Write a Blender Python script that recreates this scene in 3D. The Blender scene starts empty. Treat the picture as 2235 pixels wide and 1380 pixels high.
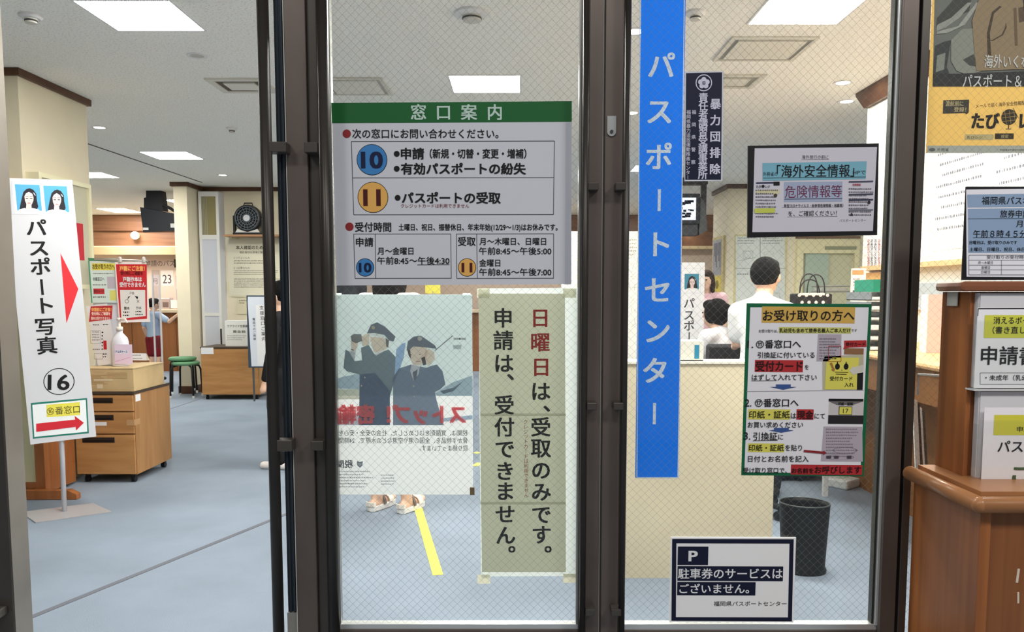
import bpy, math, random
from mathutils import Vector, Matrix
from mathutils.geometry import tessellate_polygon
random.seed(7)
SC = bpy.context.scene
COL = SC.collection
# ------------------------------------------------------------------ camera
FPX, CX, CY, HZ = 1700.0, 1130.0, 780.0, 640.0      # focal length and principal point in pixels of the 2235x1380 frame
PITCH = math.atan((CY - HZ) / FPX)
EYE = Vector((0, 0, 1.3))
cam_data = bpy.data.cameras.new('camera')
cam = bpy.data.objects.new('camera', cam_data); COL.objects.link(cam)
cam_data.sensor_width = 36.0; cam_data.sensor_fit = 'HORIZONTAL'
cam_data.lens = FPX / 2235 * 36
cam_data.shift_x = -(CX - 1117.5) / 2235
cam_data.shift_y = (CY - 690) / 2235
cam_data.clip_start = 0.05; cam_data.clip_end = 100
cam.location = EYE; cam.rotation_euler = (math.pi / 2 - PITCH, 0, 0)
SC.camera = cam
# ------------------------------------------------------------------ world, lamps, exposure
world = bpy.data.worlds.new('world'); SC.world = world; world.use_nodes = True
world.node_tree.nodes['Background'].inputs[0].default_value = (0.93, 0.96, 1.0, 1)
world.node_tree.nodes['Background'].inputs[1].default_value = 0.2
SC.view_settings.view_transform = 'Standard'
SC.view_settings.look = 'None'
SC.view_settings.exposure = 0.32
SC.view_settings.gamma = 1.0
PANEL_STRENGTH = 58.0
def area(name, loc, size, watts, rot=(0, 0, 0), color=(1, 1, 1)):
    d = bpy.data.lights.new(name, 'AREA'); d.energy = watts; d.size = size; d.color = color
    o = bpy.data.objects.new(name, d); COL.objects.link(o); o.location = loc; o.rotation_euler = rot
    return o
for x, y, w in ((-1.6, -0.3, 22), (0.2, -0.3, 23), (2.0, -0.3, 44)):
    area('corridor_lamp', (x, y, 3.2), 0.6, w, color=(1, 0.97, 0.93))
for x, y in ((-0.2, 2.75), (1.43, 2.5), (3.6, 7.6), (-0.2, 9.4), (-0.6, 12.3), (2.2, 12.4)):   # unseen lamps added to brighten the room, as if the panel grid continued
    area('unseen_fill_lamp', (x, y, 2.685), 0.44, PANEL_STRENGTH * 0.6, color=(1, 0.985, 0.95))
# ------------------------------------------------------------------ projection helpers
cp, sp = math.cos(PITCH), math.sin(PITCH)
def ray(px, py):
    u, v = (px - CX) / FPX, (CY - py) / FPX
    return Vector((u, cp + v * sp, -sp + v * cp))
def U(px, py, Y):
    d = ray(px, py); return EYE + d * (Y / d.y)
def ZP(px, py, z=0.0):
    d = ray(px, py); return EYE + d * ((z - EYE.z) / d.z)
def XP(px, py, X):
    d = ray(px, py); return EYE + d * (X / d.x)
# ------------------------------------------------------------------ materials
def lin(c):
    c = c / 255.0
    return c / 12.92 if c <= 0.04045 else ((c + 0.055) / 1.055) ** 2.4
def rgb(t): return (lin(t[0]), lin(t[1]), lin(t[2]), 1)
MATS = {}
def mat(c, rough=0.6, metal=0.0, vary=0.0, scale=8.0, spec=0.3, transl=0.0, bump=0.0, stretch=(1, 1, 1)):
    key = (c, rough, metal, vary, scale, spec, transl, bump, stretch)
    if key in MATS: return MATS[key]
    m = bpy.data.materials.new('surface_%d_%d_%d' % c); m.use_nodes = True
    nt = m.node_tree; b = nt.nodes['Principled BSDF']
    b.inputs['Base Color'].default_value = rgb(c)
    b.inputs['Roughness'].default_value = rough; b.inputs['Metallic'].default_value = metal
    b.inputs['Specular IOR Level'].default_value = spec
    if vary or bump:
        tc = nt.nodes.new('ShaderNodeTexCoord'); mp = nt.nodes.new('ShaderNodeMapping')
        mp.inputs['Scale'].default_value = stretch
        ns = nt.nodes.new('ShaderNodeTexNoise'); ns.inputs['Scale'].default_value = scale; ns.inputs['Detail'].default_value = 4
        nt.links.new(tc.outputs['Object'], mp.inputs[0]); nt.links.new(mp.outputs[0], ns.inputs['Vector'])
        if vary:
            r = nt.nodes.new('ShaderNodeValToRGB')
            lo = tuple(max(0, x * (1 - vary)) for x in c); hi = tuple(min(255, x * (1 + vary)) for x in c)
            r.color_ramp.elements[0].position = 0.3; r.color_ramp.elements[1].position = 0.7
            r.color_ramp.elements[0].color = rgb(lo); r.color_ramp.elements[1].color = rgb(hi)
            nt.links.new(ns.outputs['Fac'], r.inputs[0]); nt.links.new(r.outputs[0], b.inputs['Base Color'])
        if bump:
            bp = nt.nodes.new('ShaderNodeBump'); bp.inputs['Strength'].default_value = bump; bp.inputs['Distance'].default_value = 0.01
            nt.links.new(ns.outputs['Fac'], bp.inputs['Height']); nt.links.new(bp.outputs[0], b.inputs['Normal'])
    if transl:
        t = nt.nodes.new('ShaderNodeBsdfTranslucent'); t.inputs[0].default_value = rgb(c)
        mx = nt.nodes.new('ShaderNodeMixShader'); mx.inputs[0].default_value = transl
        nt.links.new(b.outputs[0], mx.inputs[1]); nt.links.new(t.outputs[0], mx.inputs[2])
        nt.links.new(mx.outputs[0], nt.nodes['Material Output'].inputs['Surface'])
    MATS[key] = m
    return m
def emis(c, strength):
    key = ('e', c, strength)
    if key in MATS: return MATS[key]
    m = bpy.data.materials.new('glow'); m.use_nodes = True; nt = m.node_tree
    nt.nodes.remove(nt.nodes['Principled BSDF'])
    e = nt.nodes.new('ShaderNodeEmission'); e.inputs[0].default_value = rgb(c); e.inputs[1].default_value = strength
    nt.links.new(e.outputs[0], nt.nodes['Material Output'].inputs['Surface'])
    MATS[key] = m
    return m
def glass(tint, wires=False, refl=1.45, pitch=0.0203):
    m = bpy.data.materials.new('wired_glass' if wires else 'clear_glass'); m.use_nodes = True; nt = m.node_tree
    nt.nodes.remove(nt.nodes['Principled BSDF']); out = nt.nodes['Material Output']
    tr = nt.nodes.new('ShaderNodeBsdfTransparent'); tr.inputs[0].default_value = tint
    gl = nt.nodes.new('ShaderNodeBsdfGlossy'); gl.inputs['Roughness'].default_value = 0.02
    fr = nt.nodes.new('ShaderNodeFresnel'); fr.inputs[0].default_value = refl
    geo = nt.nodes.new('ShaderNodeNewGeometry'); io = nt.nodes.new('ShaderNodeMath'); io.operation = 'MULTIPLY_ADD'   # same reflection from either side of the pane
    nt.links.new(geo.outputs['Backfacing'], io.inputs[0]); io.inputs[1].default_value = 1 / refl - refl; io.inputs[2].default_value = refl
    nt.links.new(io.outputs[0], fr.inputs[0])
    mx = nt.nodes.new('ShaderNodeMixShader')
    nt.links.new(fr.outputs[0], mx.inputs[0]); nt.links.new(tr.outputs[0], mx.inputs[1]); nt.links.new(gl.outputs[0], mx.inputs[2])
    last = mx
    if wires:
        tc = nt.nodes.new('ShaderNodeTexCoord'); sx = nt.nodes.new('ShaderNodeSeparateXYZ')
        nt.links.new(tc.outputs['Object'], sx.inputs[0])
        masks = []
        for op in ('ADD', 'SUBTRACT'):
            a = nt.nodes.new('ShaderNodeMath'); a.operation = op
            nt.links.new(sx.outputs[0], a.inputs[0]); nt.links.new(sx.outputs[2], a.inputs[1])
            b = nt.nodes.new('ShaderNodeMath'); b.operation = 'DIVIDE'; nt.links.new(a.outputs[0], b.inputs[0]); b.inputs[1].default_value = pitch
            c = nt.nodes.new('ShaderNodeMath'); c.operation = 'FRACT'; nt.links.new(b.outputs[0], c.inputs[0])
            d = nt.nodes.new('ShaderNodeMath'); d.operation = 'LESS_THAN'; nt.links.new(c.outputs[0], d.inputs[0]); d.inputs[1].default_value = 0.026
            masks.append(d)
        mxm = nt.nodes.new('ShaderNodeMath'); mxm.operation = 'MAXIMUM'
        nt.links.new(masks[0].outputs[0], mxm.inputs[0]); nt.links.new(masks[1].outputs[0], mxm.inputs[1])
        wr = nt.nodes.new('ShaderNodeBsdfDiffuse'); wr.inputs[0].default_value = rgb((126, 125, 118))
        m2 = nt.nodes.new('ShaderNodeMixShader')
        nt.links.new(mxm.outputs[0], m2.inputs[0]); nt.links.new(mx.outputs[0], m2.inputs[1]); nt.links.new(wr.outputs[0], m2.inputs[2])
        last = m2
    nt.links.new(last.outputs[0], out.inputs['Surface'])
    return m
def grain(c1, c2, scale=3.0, stretch=(14, 14, 0.7), rough=0.42):
    key = ('g', c1, c2, scale, stretch, rough)
    if key in MATS: return MATS[key]
    m = bpy.data.materials.new('wood_grain'); m.use_nodes = True; nt = m.node_tree; b = nt.nodes['Principled BSDF']
    tc = nt.nodes.new('ShaderNodeTexCoord'); mp = nt.nodes.new('ShaderNodeMapping'); mp.inputs['Scale'].default_value = stretch
    ns = nt.nodes.new('ShaderNodeTexNoise'); ns.inputs['Scale'].default_value = scale; ns.inputs['Detail'].default_value = 6; ns.inputs['Distortion'].default_value = 0.4
    r = nt.nodes.new('ShaderNodeValToRGB')
    r.color_ramp.elements[0].position = 0.3; r.color_ramp.elements[1].position = 0.72
    r.color_ramp.elements[0].color = rgb(c1); r.color_ramp.elements[1].color = rgb(c2)
    nt.links.new(tc.outputs['Object'], mp.inputs[0]); nt.links.new(mp.outputs[0], ns.inputs['Vector'])
    nt.links.new(ns.outputs['Fac'], r.inputs[0]); nt.links.new(r.outputs[0], b.inputs['Base Color'])
    b.inputs['Roughness'].default_value = rough; b.inputs['Specular IOR Level'].default_value = 0.3
    MATS[key] = m
    return m
def speckle(c1, c2, scale, thr):
    m = bpy.data.materials.new('speckled_tile'); m.use_nodes = True; nt = m.node_tree; b = nt.nodes['Principled BSDF']
    tc = nt.nodes.new('ShaderNodeTexCoord'); ns = nt.nodes.new('ShaderNodeTexNoise'); ns.inputs['Scale'].default_value = scale; ns.inputs['Detail'].default_value = 3
    r = nt.nodes.new('ShaderNodeValToRGB'); r.color_ramp.elements[0].position = thr; r.color_ramp.elements[1].position = thr + 0.08
    r.color_ramp.elements[0].color = rgb(c2); r.color_ramp.elements[1].color = rgb(c1)
    nt.links.new(tc.outputs['Object'], ns.inputs['Vector']); nt.links.new(ns.outputs['Fac'], r.inputs[0]); nt.links.new(r.outputs[0], b.inputs['Base Color'])
    b.inputs['Roughness'].default_value = 0.9; b.inputs['Specular IOR Level'].default_value = 0.1
    return m
# ------------------------------------------------------------------ object helpers
def wloc(o):
    v = Vector((0, 0, 0))
    while o is not None:
        v = v + Vector(o.location); o = o.parent
    return v
def tag(o, label=None, cat=None, group=None, kind=None):
    if label: o['label'] = label
    if cat: o['category'] = cat
    if group: o['group'] = group
    if kind: o['kind'] = kind
    return o
def thing(name, label, cat, loc, group=None, kind=None):
    o = bpy.data.objects.new(name, None); COL.objects.link(o); o.location = loc; o.empty_display_size = 0.05
    return tag(o, label, cat, group, kind)
class MB:
    def __init__(s): s.v = []; s.f = []
    def add(s, vs, fs):
        k = len(s.v); s.v += [Vector(v) for v in vs]; s.f += [tuple(i + k for i in f) for f in fs]; return s
    def box(s, x0, x1, y0, y1, z0, z1):
        return s.add([(x0, y0, z0), (x1, y0, z0), (x1, y1, z0), (x0, y1, z0), (x0, y0, z1), (x1, y0, z1), (x1, y1, z1), (x0, y1, z1)],
                     [(0, 3, 2, 1), (4, 5, 6, 7), (0, 1, 5, 4), (1, 2, 6, 5), (2, 3, 7, 6), (3, 0, 4, 7)])
    def bbox(s, c, size, rz=0.0, rx=0.0, ry=0.0):
        M = Matrix.Rotation(rz, 3, 'Z') @ Matrix.Rotation(rx, 3, 'X') @ Matrix.Rotation(ry, 3, 'Y'); a, b, d = (t / 2 for t in size); c = Vector(c)
        vs = [c + M @ Vector(p) for p in ((-a, -b, -d), (a, -b, -d), (a, b, -d), (-a, b, -d), (-a, -b, d), (a, -b, d), (a, b, d), (-a, b, d))]
        return s.add(vs, [(0, 3, 2, 1), (4, 5, 6, 7), (0, 1, 5, 4), (1, 2, 6, 5), (2, 3, 7, 6), (3, 0, 4, 7)])
    def prism(s, pts, z0, z1):                       # polygon in XY, extruded in Z
        n = len(pts)
        vs = [(p[0], p[1], z0) for p in pts] + [(p[0], p[1], z1) for p in pts]
        tri = tessellate_polygon([[Vector((p[0], p[1], 0)) for p in pts]])
        fs = [tuple(reversed(t)) for t in tri] + [tuple(i + n for i in t) for t in tri] + [(i, (i + 1) % n, (i + 1) % n + n, i + n) for i in range(n)]
        return s.add(vs, fs)
    def prismx(s, pts, y0, y1):                      # polygon in XZ, extruded in Y
        n = len(pts)
        vs = [(p[0], y0, p[1]) for p in pts] + [(p[0], y1, p[1]) for p in pts]
        tri = tessellate_polygon([[Vector((p[0], p[1], 0)) for p in pts]])
        fs = list(tri) + [tuple(reversed([i + n for i in t])) for t in tri] + [(i, i + n, (i + 1) % n + n, (i + 1) % n) for i in range(n)]
        return s.add(vs, fs)
    def tube(s, path, r, seg=10, cap=True):
        path = [Vector(p) for p in path]; n = len(path); k0 = len(s.v)
        rs = r if isinstance(r, (list, tuple)) else [r] * n
        prev = None
        for i, p in enumerate(path):
            t = (path[min(i + 1, n - 1)] - path[max(i - 1, 0)]).normalized()
            if prev is None:
                a = t.orthogonal().normalized()
            else:
                a = (prev - t * prev.dot(t)); a = a.normalized() if a.length > 1e-6 else t.orthogonal().normalized()
            prev = a; b = t.cross(a)
            for j in range(seg):
                th = 2 * math.pi * j / seg
                s.v.append(p + (a * math.cos(th) + b * math.sin(th)) * rs[i])
        for i in range(n - 1):
            for j in range(seg):
                q = k0 + i * seg; j2 = (j + 1) % seg
                s.f.append((q + j, q + j2, q + seg + j2, q + seg + j))
        if cap:
            s.f.append(tuple(k0 + j for j in reversed(range(seg)))); s.f.append(tuple(k0 + (n - 1) * seg + j for j in range(seg)))
        return s
    def lathe(s, c, prof, seg=24, sx=1.0, sy=1.0, axis='Z', M=None):
        c = Vector(c); k0 = len(s.v)
        for (r, z) in prof:
            for j in range(seg):
                th = 2 * math.pi * j / seg
                p = Vector((r * math.cos(th) * sx, r * math.sin(th) * sy, z))
                if axis == 'Y': p = Vector((p.x, p.z, -p.y))
                if M is not None: p = M @ p
                s.v.append(c + p)
        n = len(prof)
        for i in range(n - 1):
            for j in range(seg):
                j2 = (j + 1) % seg; q = k0 + i * seg
                s.f.append((q + j, q + j2, q + seg + j2, q + seg + j))
        if prof[0][0] > 1e-6: s.f.append(tuple(k0 + j for j in reversed(range(seg))))
        if prof[-1][0] > 1e-6: s.f.append(tuple(k0 + (n - 1) * seg + j for j in range(seg)))
        return s
    def ell(s, c, r, seg=16, rings=10, M=None):
        prof = [(math.sin(math.pi * i / rings), -math.cos(math.pi * i / rings)) for i in range(rings + 1)]
        c = Vector(c); k0 = len(s.v)
        for (a, z) in prof:
            for j in range(seg):
                th = 2 * math.pi * j / seg; p = Vector((a * math.cos(th) * r[0], a * math.sin(th) * r[1], z * r[2]))
                s.v.append(c + (M @ p if M is not None else p))
        for i in range(rings):
            for j in range(seg):
                j2 = (j + 1) % seg; q = k0 + i * seg
                s.f.append((q + j, q + j2, q + seg + j2, q + seg + j))
        return s
    def cap(s, a, b, ra, rb, seg=12):                 # tapered capsule
        a, b = Vector(a), Vector(b); d = (b - a); L = d.length
        if L < 1e-6: return s.ell(a, (ra, ra, ra))
        t = d / L; path = []; rs = []
        for i in range(5):
            th = math.pi / 2 * i / 5; path.append(a - t * ra * math.cos(th)); rs.append(max(ra * math.sin(th), 1e-4))
        path.append(a); rs.append(ra); path.append(b); rs.append(rb)
        for i in range(1, 6):
            th = math.pi / 2 * i / 5; path.append(b + t * rb * math.sin(th)); rs.append(max(rb * math.cos(th), 1e-4))
        return s.tube(path, rs, seg)
    def build(s, name, m, parent=None, smooth=False, bevel=0.0, loc=None):
        off = wloc(parent) if parent is not None else Vector(loc if loc else (0, 0, 0))
        me = bpy.data.meshes.new(name)
        me.from_pydata([tuple(v - off) for v in s.v], [], s.f); me.update()
        ms = m if isinstance(m, (list, tuple)) else [m]
        for q in ms: me.materials.append(q)
        o = bpy.data.objects.new(name, me); COL.objects.link(o)
        if parent is not None: o.parent = parent
        else: o.location = off
        if smooth:
            for p in me.polygons: p.use_smooth = True
        if bevel:
            bv = o.modifiers.new('bevel', 'BEVEL'); bv.width = bevel; bv.segments = 2; bv.limit_method = 'ANGLE'
        return o
    def remesh(s, name, m, parent, voxel=0.009, it=4):
        o = s.build(name, m, parent)
        r = o.modifiers.new('r', 'REMESH'); r.mode = 'VOXEL'; r.voxel_size = voxel; r.use_smooth_shade = True
        if it:
            sm = o.modifiers.new('s', 'SMOOTH'); sm.iterations = it; sm.factor = 0.5
        bpy.context.view_layer.update()
        ev = o.evaluated_get(bpy.context.evaluated_depsgraph_get())
        me = bpy.data.meshes.new_from_object(ev)
        o.modifiers.clear(); old = o.data; o.data = me; bpy.data.meshes.remove(old)
        me.materials.clear(); me.materials.append(m)
        for p in me.polygons: p.use_smooth = True
        return o
def struct(name, mb, m, label=None, **k):
    o = mb.build(name, m, None, **k); o['kind'] = 'structure'
    if label: o['label'] = label
    return o
def solo(name, mb, m, label, cat, group=None, loc=None, **k):
    if loc is None:
        n = len(mb.v); zs = [v.z for v in mb.v]
        loc = (sum(v.x for v in mb.v) / n, sum(v.y for v in mb.v) / n, min(zs))
    return tag(mb.build(name, m, None, loc=loc, **k), label, cat, group)
def copy_tree(o, parent=None):
    c = o.copy(); COL.objects.link(c)
    if parent is not None: c.parent = parent
    for ch in list(o.children): copy_tree(ch, c)
    return c
# ------------------------------------------------------------------ lettering
_fc = bpy.data.curves.new('type', 'FONT'); _fo = bpy.data.objects.new('type', _fc); COL.objects.link(_fo)
_fc.resolution_u = 3
TXT = {}
def glyphs(s, bold=0.0):
    if (s, bold) in TXT: return TXT[(s, bold)]
    if bold:                                          # heavier strokes: the same outline laid down five times, slightly shifted
        v0, f0 = glyphs(s); vs, fs, kk = [], [], -1
        for dx, dy in ((0, 0), (1, .6), (-1, .6), (1, -.6), (-1, -.6)):
            kk += 1; k = len(vs); vs += [(x + dx * bold, y + dy * bold, kk * 0.00007) for x, y, *_ in v0]; fs += [tuple(i + k for i in f) for f in f0]
        TXT[(s, bold)] = (vs, fs)
        return vs, fs
    _fc.body = s; _fc.size = 1.0
    bpy.context.view_layer.update()
    ev = _fo.evaluated_get(bpy.context.evaluated_depsgraph_get()); me = ev.to_mesh()
    vs = [(v.co.x, v.co.y) for v in me.vertices]; fs = [tuple(p.vertices) for p in me.polygons]
    ev.to_mesh_clear()
    TXT[(s, bold)] = (vs, fs)
    return vs, fs
MERGE = {'fine_print', 'rule', 'poster_button', 'pencil_lines', 'flyer_band', 'emblem', 'portrait_eye', 'portrait_mouth', 'portrait_face', 'globe_grid', 'globe', 'box_mouth', 'cross'}
VROT = 'ー～（）「」'
class Sign:
    """A flat printed thing: a board with printed parts. Layout points are given in photo pixels and dropped on the board's own plane."""
    def __init__(s, name, label, cat, quad=None, Y=None, frame=None, thick=0.004, board=None, group=None, board_name='board', root=None, sheer=False):
        if frame is None:
            yl, yr = (Y if isinstance(Y, (tuple, list)) else (Y, Y))
            tl, tr, br, bl = (U(*quad[0], yl), U(*quad[1], yr), U(*quad[2], yr), U(*quad[3], yl))
            s.R = ((tr - tl) + (br - bl)).normalized(); u = (tl - bl) + (tr - br)
            s.Up = (u - s.R * u.dot(s.R)).normalized(); s.O = (tl + tr + br + bl) / 4
            s.w = ((tr - tl).length + (br - bl).length) / 2; s.h = ((tl - bl).length + (tr - br).length) / 2
        else:
            s.O, s.R, s.Up, s.w, s.h = frame; s.O = Vector(s.O); s.R = Vector(s.R).normalized(); s.Up = Vector(s.Up).normalized()
        s.N = s.R.cross(s.Up)
        s.root = root or thing(name, label, cat, s.O - s.Up * s.h / 2, group)
        s.parts = {}; s.hold = False
        mb = MB(); a, b = s.w / 2, s.h / 2
        vs = [s.O + s.R * x + s.Up * y + s.N * n for n in (-thick, 0) for (x, y) in ((-a, -b), (a, -b), (a, b), (-a, b))]
        if sheer: mb.add(vs[4:], [(0, 1, 2, 3)])
        else: mb.add(vs, [(0, 3, 2, 1), (4, 5, 6, 7), (0, 1, 5, 4), (1, 2, 6, 5), (2, 3, 7, 6), (3, 0, 4, 7)])
        s.board = mb.build(board_name, board or mat((235, 235, 235)), s.root)
    def loc(s, px, py):
        d = ray(px, py); t = (s.O - EYE).dot(s.N) / d.dot(s.N); p = EYE + d * t - s.O
        return p.dot(s.R), p.dot(s.Up)
    def bucket(s, name, m, layer):
        s.n = getattr(s, 'n', 0) + 1
        k = (name, m, layer, 0 if name in MERGE or s.hold else s.n)
        if k not in s.parts: s.parts[k] = MB()
        return s.parts[k]
    def put(s, name, m, layer, pts, fs):
        mb = s.bucket(name, m, layer)
        mb.add([s.O + s.R * p[0] + s.Up * p[1] + s.N * (0.0005 * layer + (p[2] if len(p) > 2 else 0)) for p in pts], fs)
    def poly(s, pts, m, name='print', layer=1, local=False):
        q = pts if local else [s.loc(*p) for p in pts]
        tri = tessellate_polygon([[Vector((a, b, 0)) for a, b in q]])
        fs = []
        for t in tri:
            (x0, y0), (x1, y1), (x2, y2) = q[t[0]], q[t[1]], q[t[2]]
            fs.append(tuple(t) if (x1 - x0) * (y2 - y0) - (x2 - x0) * (y1 - y0) > 0 else (t[0], t[2], t[1]))
        s.put(name, m, layer, q, fs)
    def rect(s, x0, y0, x1, y1, m, name='print', layer=1):
        (ax, ay), (bx, by) = s.loc(x0, (y0 + y1) / 2), s.loc(x1, (y0 + y1) / 2)
        _, t = s.loc((x0 + x1) / 2, y0); _, b = s.loc((x0 + x1) / 2, y1)
        s.poly([(ax, b), (bx, b), (bx, t), (ax, t)], m, name, layer, True)
    def frame_in(s, d, m, name='border', layer=1, inset=0.0):
        a, b = s.w / 2 - inset, s.h / 2 - inset
        for q in (((-a, b - d), (a, b - d), (a, b), (-a, b)), ((-a, -b), (a, -b), (a, -b + d), (-a, -b + d)),
                  ((-a, -b + d), (-a + d, -b + d), (-a + d, b - d), (-a, b - d)), ((a - d, -b + d), (a, -b + d), (a, b - d), (a - d, b - d))):
            s.poly(list(q), m, name, layer, True)
    def disc(s, x, y, r, m, name='badge', layer=1, ry=None, r0=0.0):
        cx, cy = s.loc(x, y); ex, _ = s.loc(x + r, y); R = ex - cx; K = (ry or r) / r; n = 28
        if not r0:
            s.put(name, m, layer, [(cx + R * math.cos(2 * math.pi * i / n), cy + R * K * math.sin(2 * math.pi * i / n)) for i in range(n)], [tuple(range(n))])
        else:
            q = [(cx + R * f * math.cos(2 * math.pi * i / n), cy + R * K * f * math.sin(2 * math.pi * i / n)) for f in (1, r0 / r) for i in range(n)]
            s.put(name, m, layer, q, [(i, (i + 1) % n, n + (i + 1) % n, n + i) for i in range(n)])
    def line(s, x0, y0, x1, y1, w, m, name='rule', layer=1):
        a, b = Vector(s.loc(x0, y0)), Vector(s.loc(x1, y1)); k, _ = s.loc(x0 + w, y0); k = abs(k - a.x) / 2
        d = (b - a).normalized(); n = Vector((-d.y, d.x)) * k
        s.poly([tuple(a - n), tuple(b - n), tuple(b + n), tuple(a + n)], m, name, layer, True)
    def box(s, x0, y0, x1, y1, w, m, name='rule', layer=1):
        for q in ((x0, y0, x1, y0), (x0, y1, x1, y1), (x0, y0, x0, y1), (x1, y0, x1, y1)): s.line(*q, w, m, name, layer)
    def row(s, text, x0, x1, yc, h, m, bold=0.0, layer=2, name='lettering', mirror=False, y1=None):
        vs, fs = glyphs(text, bold)
        if not vs: return
        a, b = Vector(s.loc(x0, yc)), Vector(s.loc(x1, yc if y1 is None else y1))
        _, t = s.loc(x0, yc - h / 2); _, o = s.loc(x0, yc + h / 2); H = t - o
        asc = all(ord(c) < 256 for c in text); em = H / (0.74 if asc else 0.9); mid = 0.355 if asc else 0.385
        x_lo = min(v[0] for v in vs); x_hi = max(v[0] for v in vs); sc = (b - a).length / (x_hi - x_lo)
        d = (b - a).normalized(); n = Vector((-d.y, d.x)); q = []
        for x, y, *e in vs:
            k = (x_hi - x) if mirror else (x - x_lo)
            p = a + d * (k * sc) + n * ((y - mid) * em); q.append((p.x, p.y, *e))
        s.put(name, m, layer, q, [tuple(reversed(f)) for f in fs] if mirror else fs)
    def ch(s, c, x, y, size, m, bold=0.0, layer=2, name='lettering', wide=1.0):
        rot = c in VROT
        vs, fs = glyphs(c, bold)
        if not vs: return
        cx, cy = s.loc(x, y); ex, _ = s.loc(x + size, y); em = (ex - cx)
        ox, oy = (0.5, 0.38)
        if c in '、。': ox, oy = 0.19, 0.07
        q = []
        for gx, gy, *e in vs:
            dx, dy = (gx - ox) * em, (gy - oy) * em
            if rot: dx, dy = dy, -dx
            q.append((cx + dx * wide, cy + dy, *e))
        s.put(name, m, layer, q, fs)
    def col(s, text, x0, y0, x1, y1, size, m, bold=0.0, layer=2, name='lettering', wide=1.0):
        n = len(text); s.hold = True
        for i, c in enumerate(text):
            t = i / max(1, n - 1); x, y = x0 + (x1 - x0) * t, y0 + (y1 - y0) * t
            if c in '、。': x, y = x + size * 0.33, y - size * 0.3
            if c in 'ッャュョ': x, y = x + size * 0.1, y - size * 0.1
            s.ch(c, x, y, size, m, bold, layer, name, wide)
        s.hold = False
    def fine(s, x0, y0, x1, y1, rows, m, layer=2, name='fine_print', fill=0.5, rag=0.3):
        for i in range(rows):
            y = y0 + (y1 - y0) * (i + 0.5) / rows; h = (y1 - y0) / rows * fill; x = x0; e = x1 - (x1 - x0) * rag * random.random()
            while x < e:
                w = h * random.uniform(0.5, 1.1)
                s.rect(x, y - h / 2 * random.uniform(0.6, 1), min(x + w, e), y + h / 2 * random.uniform(0.6, 1), m, name, layer); x += w + h * random.uniform(0.25, 0.5)
    def done(s):
        for (name, m, layer, _), mb in sorted(s.parts.items(), key=lambda t: t[0][2]): mb.build(name, m, s.root)
        return s.root
def portrait(s, x0, y0, x1, y1, bg=(85, 165, 205)):
    w, h = x1 - x0, y1 - y0
    P = lambda u, v: (x0 + w * u, y0 + h * v)
    s.rect(x0, y0, x1, y1, mat(bg), 'portrait', 2)
    hair, skin = mat((38, 34, 42)), mat((232, 208, 204))
    s.poly([P(.25, .45), P(.3, .28), P(.42, .17), P(.55, .14), P(.7, .2), P(.82, .36), P(.84, .6), P(.9, .85), P(.84, .95), P(.7, .98), P(.3, .98), P(.14, .95), P(.18, .75)], hair, 'portrait_hair', 3)
    s.poly([P(.08, 1), P(.14, .95), P(.35, .9), P(.5, .97), P(.65, .9), P(.9, .95), P(.96, 1)], mat((236, 236, 240)), 'portrait_shirt', 4)
    s.poly([P(.42, .75), P(.62, .75), P(.63, .92), P(.5, .98), P(.4, .92)], skin, 'portrait_face', 5)
    s.poly([P(.34, .45), P(.4, .34), P(.52, .28), P(.66, .36), P(.71, .5), P(.7, .62), P(.64, .76), P(.53, .83), P(.43, .77), P(.36, .62)], skin, 'portrait_face', 6)
    for u in (.44, .61):
        s.rect(*P(u - .05, .515), *P(u + .05, .545), hair, 'portrait_eye', 7); s.rect(*P(u - .06, .45), *P(u + .06, .465), hair, 'portrait_eye', 7)
    s.rect(*P(.47, .7), *P(.59, .725), mat((190, 95, 95)), 'portrait_mouth', 7)
    s.rect(*P(.52, .58), *P(.55, .63), mat((208, 175, 170)), 'portrait_nose', 7)
    s.poly([P(.68, .3), P(.74, .33), P(.8, .42), P(.76, .42)], mat((210, 220, 230)), 'portrait_clip', 7)
# ================================================================== the shell
WHITE = mat((228, 228, 228), 0.7)
PAPER = mat((226, 226, 228), 0.75)
BLACK = mat((22, 22, 24), 0.5)
INK = mat((20, 20, 22), 0.7)
CREAM = mat((228, 218, 192), 0.8, vary=0.02, scale=3)
PALE = mat((242, 239, 226), 0.8, vary=0.02, scale=3)
TRIM = grain((74, 48, 34), (96, 66, 46), stretch=(3, 3, 3))
STEEL = mat((98, 88, 82), 0.38, 0.35, vary=0.10, scale=5, stretch=(1, 1, 0.5))
STEEL2 = mat((78, 73, 68), 0.36, 0.4, vary=0.08, scale=5)
BLUEST = mat((70, 78, 86), 0.3, 0.5, vary=0.12, scale=9, stretch=(6, 6, 0.4))
SILVER = mat((205, 207, 205), 0.3, 0.5)
CEIL_Z = 2.70
GLASSW = glass((0.985, 0.995, 0.985, 1), True)
GLASSC = glass((0.985, 0.99, 0.985, 1))
ACRYL = glass((0.93, 0.95, 0.97, 1))
carpet = mat((133, 144, 157), 0.95, vary=0.05, scale=1.6, spec=0.05)
def carpet_mat():
    m = carpet; nt = m.node_tree; b = nt.nodes['Principled BSDF']
    tc = nt.nodes.new('ShaderNodeTexCoord'); n = nt.nodes.new('ShaderNodeTexNoise'); n.inputs['Scale'].default_value = 240
    nt.links.new(tc.outputs['Object'], n.inputs['Vector'])
    bp = nt.nodes.new('ShaderNodeBump'); bp.inputs['Strength'].default_value = 0.5; bp.inputs['Distance'].default_value = 0.004
    nt.links.new(n.outputs['Fac'], bp.inputs['Height']); nt.links.new(bp.outputs[0], b.inputs['Normal'])
    return m
struct('floor', MB().box(-8.2, 5.4, -3, 15.4, -0.1, 0), carpet_mat(), 'blue grey carpet across the whole office floor')
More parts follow.
